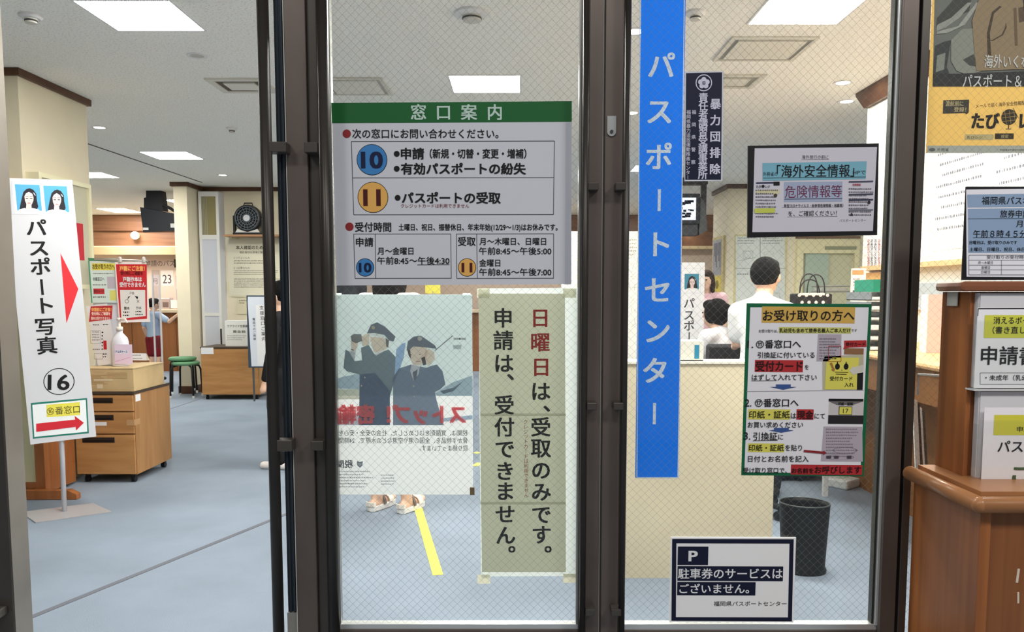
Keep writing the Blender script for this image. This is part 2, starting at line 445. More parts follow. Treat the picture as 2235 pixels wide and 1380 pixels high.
struct('ceiling', MB().box(-8.2, 5.4, 1.86, 15.4, CEIL_Z, CEIL_Z + 0.1), speckle((247, 246, 240), (220, 218, 210), 90, 0.36), 'off white speckled ceiling tiles')
def strip(p, q, w, z0, z1):
    p, q = Vector(p), Vector(q); d = (q - p).normalized(); n = Vector((-d.y, d.x, 0)) * w / 2
    return MB().prism([(p - n)[:2], (q - n)[:2], (q + n)[:2], (p + n)[:2]], z0, z1)
struct('trim_1', strip(ZP(60, 1351), ZP(1010, 967), 0.03, 0.0, 0.002), mat((102, 105, 114), 0.9), 'dark seam line running across the carpet')
struct('trim_2', strip(ZP(372, 893), ZP(446, 868), 0.02, 0.0, 0.002), mat((118, 120, 128), 0.9), 'short dark seam in the carpet beyond the drawers')
struct('trim_3', strip(ZP(190, 313, CEIL_Z), ZP(440, 398, CEIL_Z), 0.02, CEIL_Z - 0.003, CEIL_Z), mat((96, 90, 84), 0.9), 'dark joint line across the ceiling')
struct('wall_left', MB().box(-4.6, -3.13, 5.0, 5.78, 0, CEIL_Z - 0.001), CREAM, 'cream pillar behind the photo sign')
struct('trim_4', MB().box(-4.62, -3.105, 4.975, 5.805, CEIL_Z - 0.045, CEIL_Z - 0.0005), TRIM, 'brown crown strip on the cream pillar')
struct('wall_far_left', MB().box(-8.2, -8.0, 1.9, 15.4, 0, CEIL_Z), CREAM, 'cream wall on the far left')
struct('wall_far_right', MB().box(5.2, 5.4, 1.9, 15.4, 0, CEIL_Z), PALE, 'cream wall on the far right')
struct('wall_rear', MB().box(-8.0, 5.2, 15.2, 15.4, 0, CEIL_Z), mat((206, 186, 170), 0.8), 'pinkish beige wall behind the long counter')
struct('wall_back', MB().box(-4.2, -2.55, 10.5, 10.66, 0, CEIL_Z - 0.001), CREAM, 'cream wall carrying the fan shelf')
struct('trim_5', MB().box(-4.2, -2.53, 10.47, 10.5, CEIL_Z - 0.05, CEIL_Z - 0.0005), TRIM, 'brown crown strip above the fan')
struct('wall_back_pillar', MB().box(-4.37, -4.2, 10.02, 10.66, 0, CEIL_Z - 0.001), CREAM, 'narrow cream pillar left of the white cabinet')
struct('trim_6', MB().box(-4.40, -4.17, 9.99, 10.46, CEIL_Z - 0.05, CEIL_Z - 0.0005), TRIM, 'brown crown strip on the narrow pillar')
struct('baseboard_back', MB().box(-4.385, -4.185, 10.0, 10.5, 0, 0.1), TRIM, 'brown base of the narrow pillar')
struct('wall_back_right', MB().box(2.72, 5.2, 10.2, 10.95, 0, CEIL_Z - 0.001), CREAM, 'cream wall with the maps board')
struct('trim_7', MB().box(2.69, 5.2, 10.165, 10.96, CEIL_Z - 0.055, CEIL_Z - 0.0005), TRIM, 'brown crown strip above the maps board')
struct('wall_right', MB().box(2.47, 2.62, 1.96, 5.62, 0, CEIL_Z - 0.001), PALE, 'pale cream wall on the right')
struct('trim_8', MB().prismx([(2.47, CEIL_Z - .1), (2.44, CEIL_Z - .1), (2.38, CEIL_Z - .02), (2.38, CEIL_Z), (2.47, CEIL_Z)], 1.96, 5.62), TRIM, 'brown crown moulding on the right wall')
struct('trim_9', MB().box(2.40, 2.47, 1.97, 5.5, 1.455, 1.485), grain((205, 178, 130), (220, 196, 150)), 'pale wooden sill along the right wall')
struct('wall_front_left', MB().box(-8.2, -2.3, 1.86, 1.98, 0, CEIL_Z), PALE, 'wall left of the entrance')
struct('wall_front_right', MB().box(2.33, 5.4, 1.86, 1.955, 0, CEIL_Z), PALE, 'wall right of the entrance')
struct('wall_front_top', MB().box(-2.3, 2.33, 1.86, 1.95, 2.2, CEIL_Z), STEEL, 'steel header above the entrance')
# ---- brown fascia over the long counter
fw = grain((118, 82, 60), (140, 100, 74), stretch=(0.6, 8, 8))
struct('wall_fascia', MB().box(-8.0, 4.0, 14.1, 14.3, 2.14, CEIL_Z - 0.002), fw, 'brown wooden fascia over the long counter')
struct('wall_counter', MB().box(-8.0, 4.0, 14.3, 14.34, 0, 2.135), mat((208, 188, 172), 0.8), 'pinkish beige wall behind the far counter')
struct('trim_10', MB().box(-8.0, 4.0, 14.04, 14.1, 2.41, 2.46), grain((104, 70, 50), (120, 84, 62), stretch=(0.6, 8, 8)), 'ledge along the brown fascia')
struct('trim_11', MB().box(-8.0, 4.0, 14.02, 14.32, 2.09, 2.14), mat((222, 200, 160), 0.6), 'pale lower edge of the fascia')
# ================================================================== doors and glazing
YF = 1.885                                             # front face of the stiles
def xd(px, py=500, Y=YF): return U(px, py, Y).x
ZT, ZB = 2.18, 0.02
zb_glass = U(1000, 1360, 1.91).z
def pane(x0, x1, z0, z1, parent, name='glass_pane'):
    o = MB().box(x0, x1, 1.909, 1.915, z0, z1).build(name, [GLASSC, GLASSW], parent)
    o.data.polygons[2].material_index = 1              # the wires lie in one plane
    return o
def bar(x, parent, r=0.0137, y=1.858, name='pull_bar'):
    return MB().tube([(x, y, 0.3), (x, y, 2.16)], r, 20).build(name, mat((58, 54, 50), 0.34, 0.4, vary=0.08, scale=5), parent, smooth=True)
def bracket(xa, xb, py, hh, barobj, y0=1.846, y1=1.8845):
    z = U(700, py, 1.87).z
    b = MB().box(min(xa, xb), max(xa, xb), y0 + 0.003, y1, z - hh, z + hh); 
    return b.build('bracket', STEEL2, barobj, bevel=0.002)
# middle leaf
d1 = thing('door_1', 'closed steel door leaf with wired glass covered in notices', 'door', (xd(1000), 1.91, 0.0), kind='structure')
MB().box(xd(629), xd(675), YF, 1.94, ZB, ZT).build('stile', STEEL, d1, bevel=0.002)
MB().box(xd(675), xd(697), YF + 0.012, 1.94, ZB, ZT).build('stile', STEEL2, d1, bevel=0.002)
MB().box(xd(603), xd(626), YF + 0.02, 1.94, 0.5, ZT).box(xd(609), xd(613), YF + 0.012, YF + 0.02, 0.5, ZT).box(xd(618), xd(622), YF + 0.012, YF + 0.02, 0.5, ZT).build('edge_channel', BLUEST, d1)
MB().box(xd(603), xd(640), YF + 0.01, 1.94, ZB, 0.5).build('channel_foot', mat((150, 148, 142), 0.6), d1)
MB().box(xd(626.4), xd(629), YF + 0.005, 1.935, ZB, ZT).build('bright_gap_strip', mat((225, 222, 212), 0.5), d1)  # pale colour put in for the bright line of light at this edge
MB().box(xd(697.3), xd(700.5), YF + 0.02, 1.935, ZB, ZT).build('bright_gap_strip', mat((200, 198, 190), 0.5), d1)  # second bright line beside the stile, given as a pale strip
MB().box(xd(700), xd(722), YF + 0.02, 1.935, ZB, ZT).build('stile', STEEL2, d1, bevel=0.002)
MB().box(xd(1284), xd(1313), YF, 1.94, ZB, ZT).build('stile', STEEL, d1, bevel=0.002)
MB().box(xd(1268), xd(1284), YF + 0.015, 1.94, ZB, ZT).build('stile', STEEL2, d1, bevel=0.002)
MB().box(xd(722), xd(1268), YF + 0.012, 1.94, ZB, zb_glass - 0.012).build('bottom_rail', STEEL, d1, bevel=0.002)
MB().box(xd(722), xd(1268), YF + 0.012, 1.94, 2.09, ZT).build('top_rail', STEEL, d1)
MB().box(xd(722), xd(1268), YF + 0.016, 1.925, zb_glass - 0.012, zb_glass).build('glazing_bead', SILVER, d1)
MB().box(xd(722), xd(724), YF + 0.018, 1.925, zb_glass, 2.09).box(xd(1263.5), xd(1268), YF + 0.016, 1.925, zb_glass, 2.09).build('glazing_bead', mat((150, 150, 146), 0.3, 0.6), d1)
pane(xd(722), xd(1268), zb_glass, 2.09, d1)
b = bar(xd(585.5, 500, 1.858), d1)
bracket(xd(594), xd(638), 324, 0.012, b); bracket(xd(594), xd(635), 970, 0.014, b)
b = bar(xd(713, 500, 1.858), d1)
bracket(xd(676), xd(704), 325, 0.012, b, y1=1.897); bracket(xd(676), xd(704), 970, 0.012, b, y1=1.897)
b = bar(xd(1276.5, 500, 1.858), d1, 0.0078)
for py in (409, 885, 1331): bracket(xd(1281), xd(1303), py, 0.009, b)
# far left leaf
d2 = thing('door_2', 'slid open steel door leaf at the left edge', 'door', (-1.6, 1.91, 0.0), kind='structure')
MB().box(-1.302, -1.258, YF, 1.945, ZB, ZT).build('stile', STEEL2, d2, bevel=0.002)
MB().box(-1.2579, -1.2562, YF + 0.003, 1.955, ZB, ZT).build('edge_channel', mat((136, 130, 122), 0.35, 0.6, vary=0.1, scale=3), d2)
MB().box(-2.25, -1.302, YF + 0.012, 1.94, ZB, 0.455).build('bottom_rail', STEEL, d2)
MB().box(-2.25, -1.302, YF + 0.012, 1.94, 2.09, ZT).build('top_rail', STEEL, d2)
MB().box(-2.3, -2.25, YF, 1.94, ZB, ZT).build('stile', STEEL, d2)
pane(-2.25, -1.302, 0.455, 2.09, d2)
b = bar(-1.345, d2, 0.0125)
bracket(-1.335, -1.272, 1336, 0.011, b); bracket(-1.335, -1.272, 885, 0.011, b)
# right fixed pane
w1 = thing('window_1', 'fixed wired glass pane beside the door with a blue banner', 'window', (xd(1650), 1.91, 0.0), kind='structure')
MB().box(xd(1318.5), xd(1357), YF, 1.94, ZB, ZT).build('stile', STEEL, w1, bevel=0.002)
MB().box(xd(1357), xd(1374), YF + 0.015, 1.94, ZB, ZT).build('stile', STEEL2, w1, bevel=0.002)
MB().box(xd(1313.3), xd(1318.2), YF + 0.03, 1.935, 0.02, ZT).build('bright_gap_strip', mat((226, 222, 212), 0.4), w1)  # pale strip stands in for light shining through the gap between the stiles
MB().box(xd(1953), xd(1988), YF, 1.94, ZB, ZT).build('stile', STEEL, w1, bevel=0.002)
MB().box(xd(1374), xd(1953), YF + 0.012, 1.94, ZB, zb_glass - 0.014).build('bottom_rail', STEEL, w1, bevel=0.002)
MB().box(xd(1374), xd(1953), YF + 0.012, 1.94, 2.09, ZT).build('top_rail', STEEL, w1)
MB().box(xd(1374), xd(1953), YF + 0.016, 1.925, zb_glass - 0.014, zb_glass).build('glazing_bead', SILVER, w1)
MB().box(xd(1943), xd(1948), YF + 0.02, 1.925, zb_glass, 2.09).build('glazing_bead', mat((60, 60, 56), 0.3, 0.6), w1)
MB().box(xd(1948), xd(1953), YF + 0.01, 1.925, zb_glass, 2.09).build('glazing_bead', SILVER, w1)
pane(xd(1374), xd(1946), zb_glass, 2.09, w1)
b = bar(xd(1366, 500, 1.858), w1, 0.0078)
for py in (409, 885, 1331): bracket(xd(1339), xd(1361), py, 0.009, b)
lz0, lz1 = U(1332, 298, YF).z, U(1332, 254, YF).z; lx0, lx1 = xd(1323), xd(1342); r_ = (lx1 - lx0) / 2
pts = [(lx0, lz1), (lx0, lz0 + r_)] + [((lx0 + lx1) / 2 - r_ * math.cos(t), lz0 + r_ - r_ * math.sin(t)) for t in [math.pi * i / 8 for i in range(1, 8)]] + [(lx1, lz0 + r_), (lx1, lz1)]
lp = MB().prismx(pts, YF - 0.004, YF).build('lock_plate', mat((170, 172, 172), 0.35, 0.6), w1)
MB().lathe(((lx0 + lx1) / 2, YF - 0.004, lz0 + r_), [(0.0001, -0.0), (0.004, 0.0), (0.004, 0.003), (0.0001, 0.003)], 14, axis='Y', M=Matrix.Rotation(math.pi, 3, 'Z')).build('keyhole', mat((60, 60, 62), 0.4), lp)
# next pane to the right, behind the kiosk
w2 = thing('window_2', 'wired glass pane at the right behind the wooden kiosk', 'window', (1.6, 1.91, 0.0), kind='structure')
MB().box(xd(1999), xd(2017), YF + 0.01, 1.94, ZB, ZT).build('stile', STEEL2, w2, bevel=0.002)
MB().box(xd(1988.5), xd(1998.5), 1.925, 1.938, ZB, ZT).build('gap_shade_strip', BLACK, w2)  # black strip put in for the shade of the gap between stiles
MB().box(xd(2017), 2.3, YF + 0.012, 1.94, ZB, 0.2).build('bottom_rail', STEEL, w2)
MB().box(xd(2017), 2.3, YF + 0.012, 1.94, 2.09, ZT).build('top_rail', STEEL, w2)
MB().box(2.3, 2.33, YF, 1.94, ZB, ZT).build('stile', STEEL, w2)
pane(xd(2017), 2.3, 0.2, 2.09, w2)
# ================================================================== ceiling fittings
def ceil_quad(mb, pts, z0, z1): return mb.prism([tuple(p)[:2] for p in pts], z0, z1)
def rect_on_ceiling(px0, px1, py0, py1):
    a, b = ZP(px0, py0, CEIL_Z), ZP(px1, py0, CEIL_Z); c = ZP(px0, py1, CEIL_Z)
    return a.x, b.x, a.y, c.y
GLOW = emis((255, 253, 246), PANEL_STRENGTH)
def light_panel(cx, cy, label, w=0.456, d=0.42):
    t = thing('ceiling_light', label, 'ceiling light', (cx, cy, CEIL_Z), 'square lit ceiling panels')
    MB().box(cx - w / 2, cx + w / 2, cy - d / 2, cy + d / 2, CEIL_Z - 0.004, CEIL_Z - 0.0005).build('diffuser', GLOW, t)
    f = MB(); e = 0.012
    for q in ((cx - w / 2 - e, cx + w / 2 + e, cy - d / 2 - e, cy - d / 2), (cx - w / 2 - e, cx + w / 2 + e, cy + d / 2, cy + d / 2 + e), (cx - w / 2 - e, cx - w / 2, cy - d / 2, cy + d / 2), (cx + w / 2, cx + w / 2 + e, cy - d / 2, cy + d / 2)):
        f.box(*q, CEIL_Z - 0.005, CEIL_Z - 0.0005)
    f.build('frame', WHITE, t)
light_panel(-1.90, 4.07, 'lit square ceiling panel at the top left above the open doorway')
light_panel(1.43, 3.97, 'lit square ceiling panel at the top right above the navy sticker')
light_panel(-0.215, 5.36, 'lit square ceiling panel above the green headed notice')
light_panel(-3.52, 8.08, 'lit square ceiling panel between the pillar and the fan')
light_panel(-5.07, 9.4, 'lit square ceiling panel half hidden by the cream pillar, nearest of those there')
light_panel(-6.75, 13.36, 'lit square ceiling panel just left of the hanging black television, over the counter', 0.46, 0.6)
light_panel(-5.08, 12.1, 'lit ceiling panel peeking out right of the hanging black television', 0.46, 0.5)
light_panel(1.55, 8.9, 'lit ceiling panel seen in the gap left of the blue banner', 0.5, 0.4)
def downlight(px, py, label, lit=True, r=0.055):
    p = ZP(px, py, CEIL_Z)
    t = thing('downlight', label, 'downlight', p, 'round ceiling downlights')
    MB().lathe(p, [(r * 0.8, -0.0005), (r * 1.2, -0.0005), (r * 1.15, -0.006), (r * 0.8, -0.004), (r * 0.8, -0.0005)], 24).build('ring', WHITE, t)
    MB().lathe(p, [(0.0001, -0.0035), (r * 0.8, -0.0035), (r * 0.8, -0.001), (0.0001, -0.001)], 24).build('lamp', emis((255, 248, 232), 18) if lit else mat((196, 192, 184)), t)
downlight(217, 278, 'round lit downlight just right of the cream pillar')
downlight(486, 382, 'round lit downlight above the fan')
downlight(1840, 180, 'round lit downlight near the right crown moulding, upper one')
downlight(1848, 221, 'round lit downlight near the right crown moulding, lower one')
downlight(1386, 68, 'round lit downlight left of the blue banner, upper one')
downlight(1379, 246, 'round lit downlight left of the blue banner, lower one')
downlight(430, 121, 'unlit round ceiling ring below the top left light panel', False, 0.05)
for px, py in ((1840, 180), (1848, 221), (1386, 68), (1379, 246), (217, 278), (486, 382)):
    q = ZP(px, py, CEIL_Z - 0.012); area('downlight_lamp', q, 0.09, 9 if px > 1000 else 4, color=(1, 0.97, 0.9))
def detector(px, py, label, r=0.055):
    p = ZP(px, py, CEIL_Z); t = thing('smoke_detector', label, 'smoke detector', p, 'ceiling smoke detectors')
    MB().lathe(p, [(r, -0.0005), (r, -0.01), (r * 0.8, -0.018), (0.0001, -0.018)], 24).build('base', WHITE, t)
    MB().lathe(p, [(r * 0.55, -0.018), (r * 0.5, -0.04), (0.0001, -0.044)], 20).build('sensor', mat((205, 203, 196)), t)
    g = MB().lathe(p, [(r * 0.53, -0.033), (r * 0.55, -0.031), (r * 0.55, -0.027), (r * 0.54, -0.025)], 24)
    g.build('slots', mat((60, 58, 54)), t)
detector(67, 33, 'small smoke detector in the top left corner of the ceiling')
detector(506, 279, 'tiny smoke detector between the light panel and the steel post', 0.045)
detector(1030, 28, 'smoke detector above the green headed notice', 0.09)
detector(1518, 26, 'small smoke detector just right of the blue banner', 0.05)
def cassette(px0, px1, py0, py1, label, lip=0.10, dark=(150, 146, 136)):
    x0, x1, y0, y1 = rect_on_ceiling(px0, px1, py0, py1)
    t = thing('ceiling_air_vent', label, 'air vent', ((x0 + x1) / 2, (y0 + y1) / 2, CEIL_Z), 'ceiling air conditioning vents')
    mb = MB(); Z0, Z1 = CEIL_Z - 0.012, CEIL_Z - 0.0005
    for q in ((x0, x1, y0, y0 + lip * .5), (x0, x1, y1 - lip * .5, y1), (x0, x0 + lip * .5, y0 + lip * .5, y1 - lip * .5), (x1 - lip * .5, x1, y0 + lip * .5, y1 - lip * .5)): mb.box(*q, Z0, Z1)
    mb.build('frame', mat((214, 212, 202)), t)
    g = MB(); l = lip * .5
    for q in ((x0 + l, x1 - l, y0 + l, y0 + 2 * l), (x0 + l, x1 - l, y1 - 2 * l, y1 - l), (x0 + l, x0 + 2 * l, y0 + 2 * l, y1 - 2 * l), (x1 - 2 * l, x1 - l, y0 + 2 * l, y1 - 2 * l)): g.box(*q, CEIL_Z - 0.005, Z1)
    g.build('louvre', mat(dark), t)
    MB().box(x0 + 2 * l, x1 - 2 * l, y0 + 2 * l, y1 - 2 * l, CEIL_Z - 0.014, Z1).build('grille', mat((224, 222, 212)), t)
cassette(445, 574, 170, 200, 'air vent with dark slots left of the steel post', 0.09, (92, 82, 70))
cassette(690, 834, 168, 205, 'pale ceiling vent left of the middle light panel', 0.05, (168, 166, 158))
cassette(1598, 1790, 79, 130, 'square ceiling vent below the top right light panel', 0.05, (150, 148, 140))
cassette(1560, 1675, 161, 190, 'ceiling vent partly hidden by the navy sticker', 0.08, (150, 148, 138))
# ================================================================== notices on the door glass
YO, YI = 1.9035, 1.9185                                 # outside face of the glass, inside face of the glass
def zp(pts, ox, oy, k): return [(ox + x / k, oy + y / k) for x, y in pts]
LW = mat((203, 204, 210), 0.6)
# ---- green headed counter guide
s = Sign('guide_sign', 'large grey notice with green header listing counters 10 and 11 on the door glass', 'notice', [(723, 225), (1248, 221), (1246, 621), (735, 623)], YO, board=LW)
s.poly([(723, 225), (1248, 221), (1248, 266), (724.5, 269)], mat((14, 92, 40), 0.5), 'header_band', 1)
s.poly([(1235, 268), (1248, 267), (1246, 621), (1233, 621)], mat((188, 190, 198)), 'edge_strip', 1)
for c, x in zip('窓口案内', (913.5, 968, 1023.5, 1080)): s.ch(c, x, 245, 36, mat((186, 208, 196)), 0.02, 2, 'header_lettering')
RED = mat((140, 38, 42), 0.6)
s.disc(757, 292, 9, RED, 'bullet', 2); s.disc(763, 495, 9, RED, 'bullet', 2)
s.row('次の窓口にお問い合わせください。', 769, 1088, 292, 20, INK, 0.012)
for q in ((767, 309, 1210, 308), (770, 388.5, 1208, 388), (772, 469, 1208, 468.5), (767, 309, 772, 469), (1210, 308, 1208, 468.5)): s.line(*q, 1.4, mat((60, 60, 66)))
def badge(x, y, r, num, fill, ink, nx0, nx1, nh):
    s.disc(x, y, r, INK, 'badge_rim', 1); s.disc(x, y, r - 1.3, fill, 'badge', 2); s.row(num, nx0, nx1, y, nh, ink, 0.035, 3, 'badge_number')
BLUE, ORG = mat((58, 126, 186), 0.6), mat((222, 170, 88), 0.6)
NAVY, DKR = mat((10, 22, 60), 0.6), mat((72, 12, 14), 0.6)
badge(812, 349, 33.5, '10', BLUE, NAVY, 788, 836, 37); badge(814, 431, 33.5, '11', ORG, DKR, 793, 831, 37)
badge(797, 584, 19.8, '10', BLUE, NAVY, 783.5, 811, 21); badge(1019.5, 584, 19.8, '11', ORG, DKR, 1007.5, 1031, 21)
for x, y in ((866, 336), (866, 368.5), (868, 432)): s.disc(x, y, 6.3, INK, 'bullet', 2)
s.row('申請', 875, 926, 335.5, 24, INK, 0.03); s.row('（新規・切替・変更・増補）', 938, 1149, 335.5, 20, INK, 0.022)
s.row('有効パスポートの紛失', 875, 1148, 368.5, 24, INK, 0.03); s.row('パスポートの受取', 877, 1093, 432, 24, INK, 0.03)
s.row('クレジットカードは利用できません', 875, 1024, 449.5, 9, mat((120, 24, 30)), 0.0)
s.row('受付時間', 775, 854, 495.5, 20, INK, 0.016); s.row('土曜日、祝日、振替休日、年末年始(12/29～1/3)はお休みです。', 870, 1217, 496, 14.5, INK, 0.018)
for q in ((772, 511, 984, 511), (775, 608, 985, 607.5), (772, 511, 775, 608), (984, 511, 985, 608), (819, 511, 820.5, 608), (996, 511, 1208.5, 510.5), (997, 608, 1208, 607.5), (996, 511, 997, 608), (1208.5, 511, 1208, 608), (1040.5, 511, 1042, 608)): s.line(*q, 1.3, mat((60, 60, 66)))
s.row('申請', 777, 815, 528.5, 19, INK, 0.016); s.row('受取', 999.5, 1038, 527, 19, INK, 0.016)
s.row('月～金曜日', 824, 902.5, 548, 15.5, INK, 0.014); s.row('午前8:45～午後4:30', 823.5, 981, 569, 16, INK, 0.012); s.line(911, 578.5, 981, 578, 1.3, INK)
s.row('月～木曜日、日曜日', 1046.5, 1192, 527, 15.5, INK, 0.014); s.row('午前8:45～午後5:00', 1045.5, 1203.5, 548, 16, INK, 0.012)
s.row('金曜日', 1046, 1092, 574, 15.5, INK, 0.014); s.row('午前8:45～午後7:00', 1046, 1203.5, 594, 16, INK, 0.012)
s.done()
# ---- poster seen from its back through the glass
s = Sign('customs_poster', 'reversed poster of two uniformed officers taped behind the door glass', 'poster', [(727, 643), (1030, 643), (1033, 1080), (738, 1080)], YI + 0.002, thick=0.001, sheer=True, board=mat((222, 227, 227), 0.8, transl=0.55))
Z = lambda *p: zp(p, 700, 600, 2.76)
sky = mat((222, 234, 234), 0.8, transl=0.6)
s.poly([(727, 643), (1030, 643), (1032, 864), (727, 864)], sky, 'poster_sky', 1)
def pm(r, g, b): return mat((min(255, int(r * 0.82 + 66)), min(255, int(g * 0.82 + 66)), min(255, int(b * 0.82 + 66))), 0.8, transl=0.5)
s.poly(Z((70, 690), (240, 690), (240, 750), (70, 750)), pm(196, 194, 176), 'poster_ground', 2)
s.poly(Z((70, 640), (130, 615), (235, 595), (235, 690), (110, 685), (70, 690)), pm(158, 178, 192), 'poster_plane', 2)
s.poly(Z((455, 450), (490, 415), (512, 408), (500, 500), (465, 600), (445, 640)), pm(132, 164, 200), 'poster_plane', 2)
s.poly(Z((690, 715), (790, 650), (918, 605), (918, 730), (700, 730)), pm(156, 176, 188), 'poster_plane', 2)
s.poly(Z((720, 700), (800, 680), (860, 640), (800, 700), (740, 718)), pm(92, 110, 124), 'poster_plane', 3)
s.poly(Z((70, 845), (235, 835), (235, 905), (70, 905)), pm(158, 172, 184), 'poster_plane', 2)
s.poly(Z((720, 865), (918, 845), (918, 870), (740, 885)), pm(140, 165, 188), 'poster_plane', 2)
for x in (800, 835): s.rect(*Z((x, 380))[0], *Z((x + 40, 392))[0], pm(150, 160, 160), 'poster_sky_mark', 2)
s.poly(Z((795, 425), (850, 420), (845, 450), (800, 446)), pm(164, 172, 172), 'poster_sky_mark', 2)
un1, un2 = pm(86, 104, 114), pm(78, 100, 130); sk = pm(206, 186, 168); cap_ = pm(74, 84, 98)
s.poly(Z((138, 560), (150, 450), (172, 462), (212, 462), (205, 520), (250, 515), (243, 440), (290, 422), (325, 480), (410, 450), (452, 495), (445, 640), (415, 740), (418, 905), (232, 905), (236, 600), (160, 582)), un1, 'poster_uniform', 4)
s.poly(Z((236, 600), (330, 590), (418, 700), (418, 905), (232, 905)), un2, 'poster_uniform', 5)
s.poly(Z((300, 372), (388, 380), (400, 445), (340, 470), (320, 462), (312, 430), (302, 425), (308, 405), (298, 398)), sk, 'poster_face', 5)
s.poly(Z((322, 470), (398, 448), (380, 462), (335, 488)), pm(226, 228, 228), 'poster_collar', 6)
s.poly(Z((280, 352), (304, 300), (342, 286), (385, 310), (452, 372), (440, 402), (412, 395), (385, 362), (330, 352)), cap_, 'poster_cap', 6)
s.poly(Z((280, 352), (330, 350), (392, 372), (388, 384), (330, 364), (290, 362)), pm(212, 214, 210), 'poster_cap_band', 7)
s.disc(*Z((318, 318))[0], 4, pm(190, 184, 150), 'poster_cap_badge', 7)
s.poly(Z((392, 380), (412, 396), (408, 440), (396, 432)), pm(74, 70, 68), 'poster_hair', 6)
s.poly(Z((248, 372), (270, 356), (295, 362), (292, 424), (252, 428)), sk, 'poster_hand', 6)
s.poly(Z((184, 398), (230, 400), (226, 420), (212, 460), (186, 452)), sk, 'poster_hand', 6)
s.poly(Z((182, 370), (202, 356), (246, 358), (252, 398), (214, 412), (188, 400)), pm(92, 96, 96), 'poster_binoculars', 7)
s.poly(Z((172, 462), (186, 445), (214, 462), (205, 520)), pm(222, 226, 228), 'poster_cuff', 6)
s.poly(Z((437, 620), (470, 565), (545, 540), (640, 560), (660, 550), (700, 540), (735, 580), (752, 660), (720, 690), (688, 705), (700, 760), (742, 905), (437, 905)), pm(84, 102, 124), 'poster_uniform', 6)
s.poly(Z((530, 455), (565, 428), (640, 436), (644, 490), (602, 545), (555, 540), (538, 495)), sk, 'poster_face', 7)
s.poly(Z((548, 540), (600, 548), (590, 600), (560, 640), (540, 580)), pm(224, 228, 230), 'poster_collar', 7)
s.poly(Z((556, 585), (585, 570), (578, 620), (562, 640)), pm(100, 112, 128), 'poster_tie', 8)
s.poly(Z((518, 455), (526, 400), (560, 372), (605, 366), (640, 390), (690, 425), (700, 446), (660, 440), (560, 430), (530, 458)), cap_, 'poster_cap', 8)
s.disc(*Z((598, 384))[0], 5, pm(206, 206, 196), 'poster_cap_badge', 9)
s.poly(Z((524, 458), (540, 450), (545, 505), (532, 490)), pm(70, 66, 66), 'poster_hair', 8)
s.poly(Z((630, 455), (655, 446), (685, 465), (690, 505), (650, 550), (622, 500)), sk, 'poster_hand', 8)
s.poly(Z((606, 500), (628, 492), (638, 540), (618, 545)), pm(52, 54, 56), 'poster_radio', 9)
s.line(*Z((690, 455))[0], *Z((797, 366))[0], 1.6, pm(52, 54, 56), 'poster_radio', 9)
for x, y in ((545, 482), (598, 478)): s.disc(*Z((x, y))[0], 2.0, pm(70, 60, 56), 'poster_eye', 9, ry=0.9)
s.line(*Z((575, 522))[0], *Z((602, 520))[0], 1.4, pm(150, 90, 84), 'poster_mouth', 9)
for x, y in ((560, 670), (565, 732), (248, 668), (268, 618)): s.disc(*Z((x, y))[0], 2, pm(188, 188, 170), 'poster_button', 9)
PRED = mat((250, 156, 162), 0.8, transl=0.6)
s.row('ストップ！密輸', 737, 1018, 904, 40, PRED, 0.055, 10, 'poster_title', mirror=True)
pk = pm(92, 100, 106)
s.row('税関は、覚醒剤をはじめとした、社会の安全・安心を', 740, 1021, 945, 13, pk, 0.006, 2, 'poster_text', mirror=True)
s.row('脅かす物品を、全国の港や空港などの水際で、24時間', 740, 1021, 961.5, 13, pk, 0.006, 2, 'poster_text', mirror=True)
s.row('取り締まっています。', 916, 1021, 978.5, 13, pk, 0.006, 2, 'poster_text', mirror=True)
s.row('税関', 734, 771, 1013, 17, pm(84, 94, 104), 0.02, 2, 'poster_text', mirror=True)
s.poly(Z((218, 1122), (236, 1128), (254, 1122), (252, 1148), (236, 1162), (220, 1148)), pm(84, 94, 104), 'poster_emblem', 2)
s.poly(Z((225, 1131), (236, 1135), (247, 1131), (245, 1145), (236, 1153), (227, 1145)), pm(196, 204, 206), 'poster_emblem', 3)
s.fine(741, 1026, 816, 1066, 6, pm(150, 156, 160)); s.fine(832, 1034, 867, 1060, 4, pm(150, 156, 160))
for x in (737, 1018): s.rect(x - 8, 640, x + 9, 652, pm(214, 224, 222), 'sticky_tape', 3)
s.done()
# ---- vertical paper notice
film = mat((222, 230, 226), 0.7, transl=0.6); sheet = mat((206, 205, 184), 0.8, transl=0.5)
s = Sign('vertical_notice', 'tall beige paper notice with two columns of large writing, Sunday in red', 'notice', [(1043, 630), (1262, 628), (1262, 1258), (1051, 1258)], YI + 0.002, thick=0.001, sheer=True, board=film, board_name='backing_sheet')
s.poly([(1044, 641), (1233, 641), (1234, 904), (1048, 904)], sheet, 'paper_sheet', 1)
s.poly([(1048, 907), (1234, 907), (1235, 1097), (1050, 1097)], sheet, 'paper_sheet', 1)
s.poly([(1050, 1100), (1235, 1100), (1235, 1249), (1052, 1249)], sheet, 'paper_sheet', 1)
for a in (905.5, 1098.5): s.line(1048, a, 1235, a, 5, mat((186, 186, 164), 0.8, transl=0.5), 'overlap', 2)
ink2 = mat((24, 26, 24), 0.7)
for i, (c, y) in enumerate(zip('申請は', (694, 743, 793))): s.ch(c, 1098 + i * .7, y, 45, ink2, 0.022, 3)
for i, (c, y) in enumerate(zip('受付できません', (884, 932, 980, 1028, 1072, 1122, 1168))): s.ch(c, 1100.5 + i * .5, y, 45, ink2, 0.022, 3)
s.ch('、', 1114, 824, 45, ink2, 0.022, 3); s.ch('。', 1117, 1200, 45, ink2, 0.022, 3)
rd2 = mat((176, 50, 40), 0.7, transl=0.3)
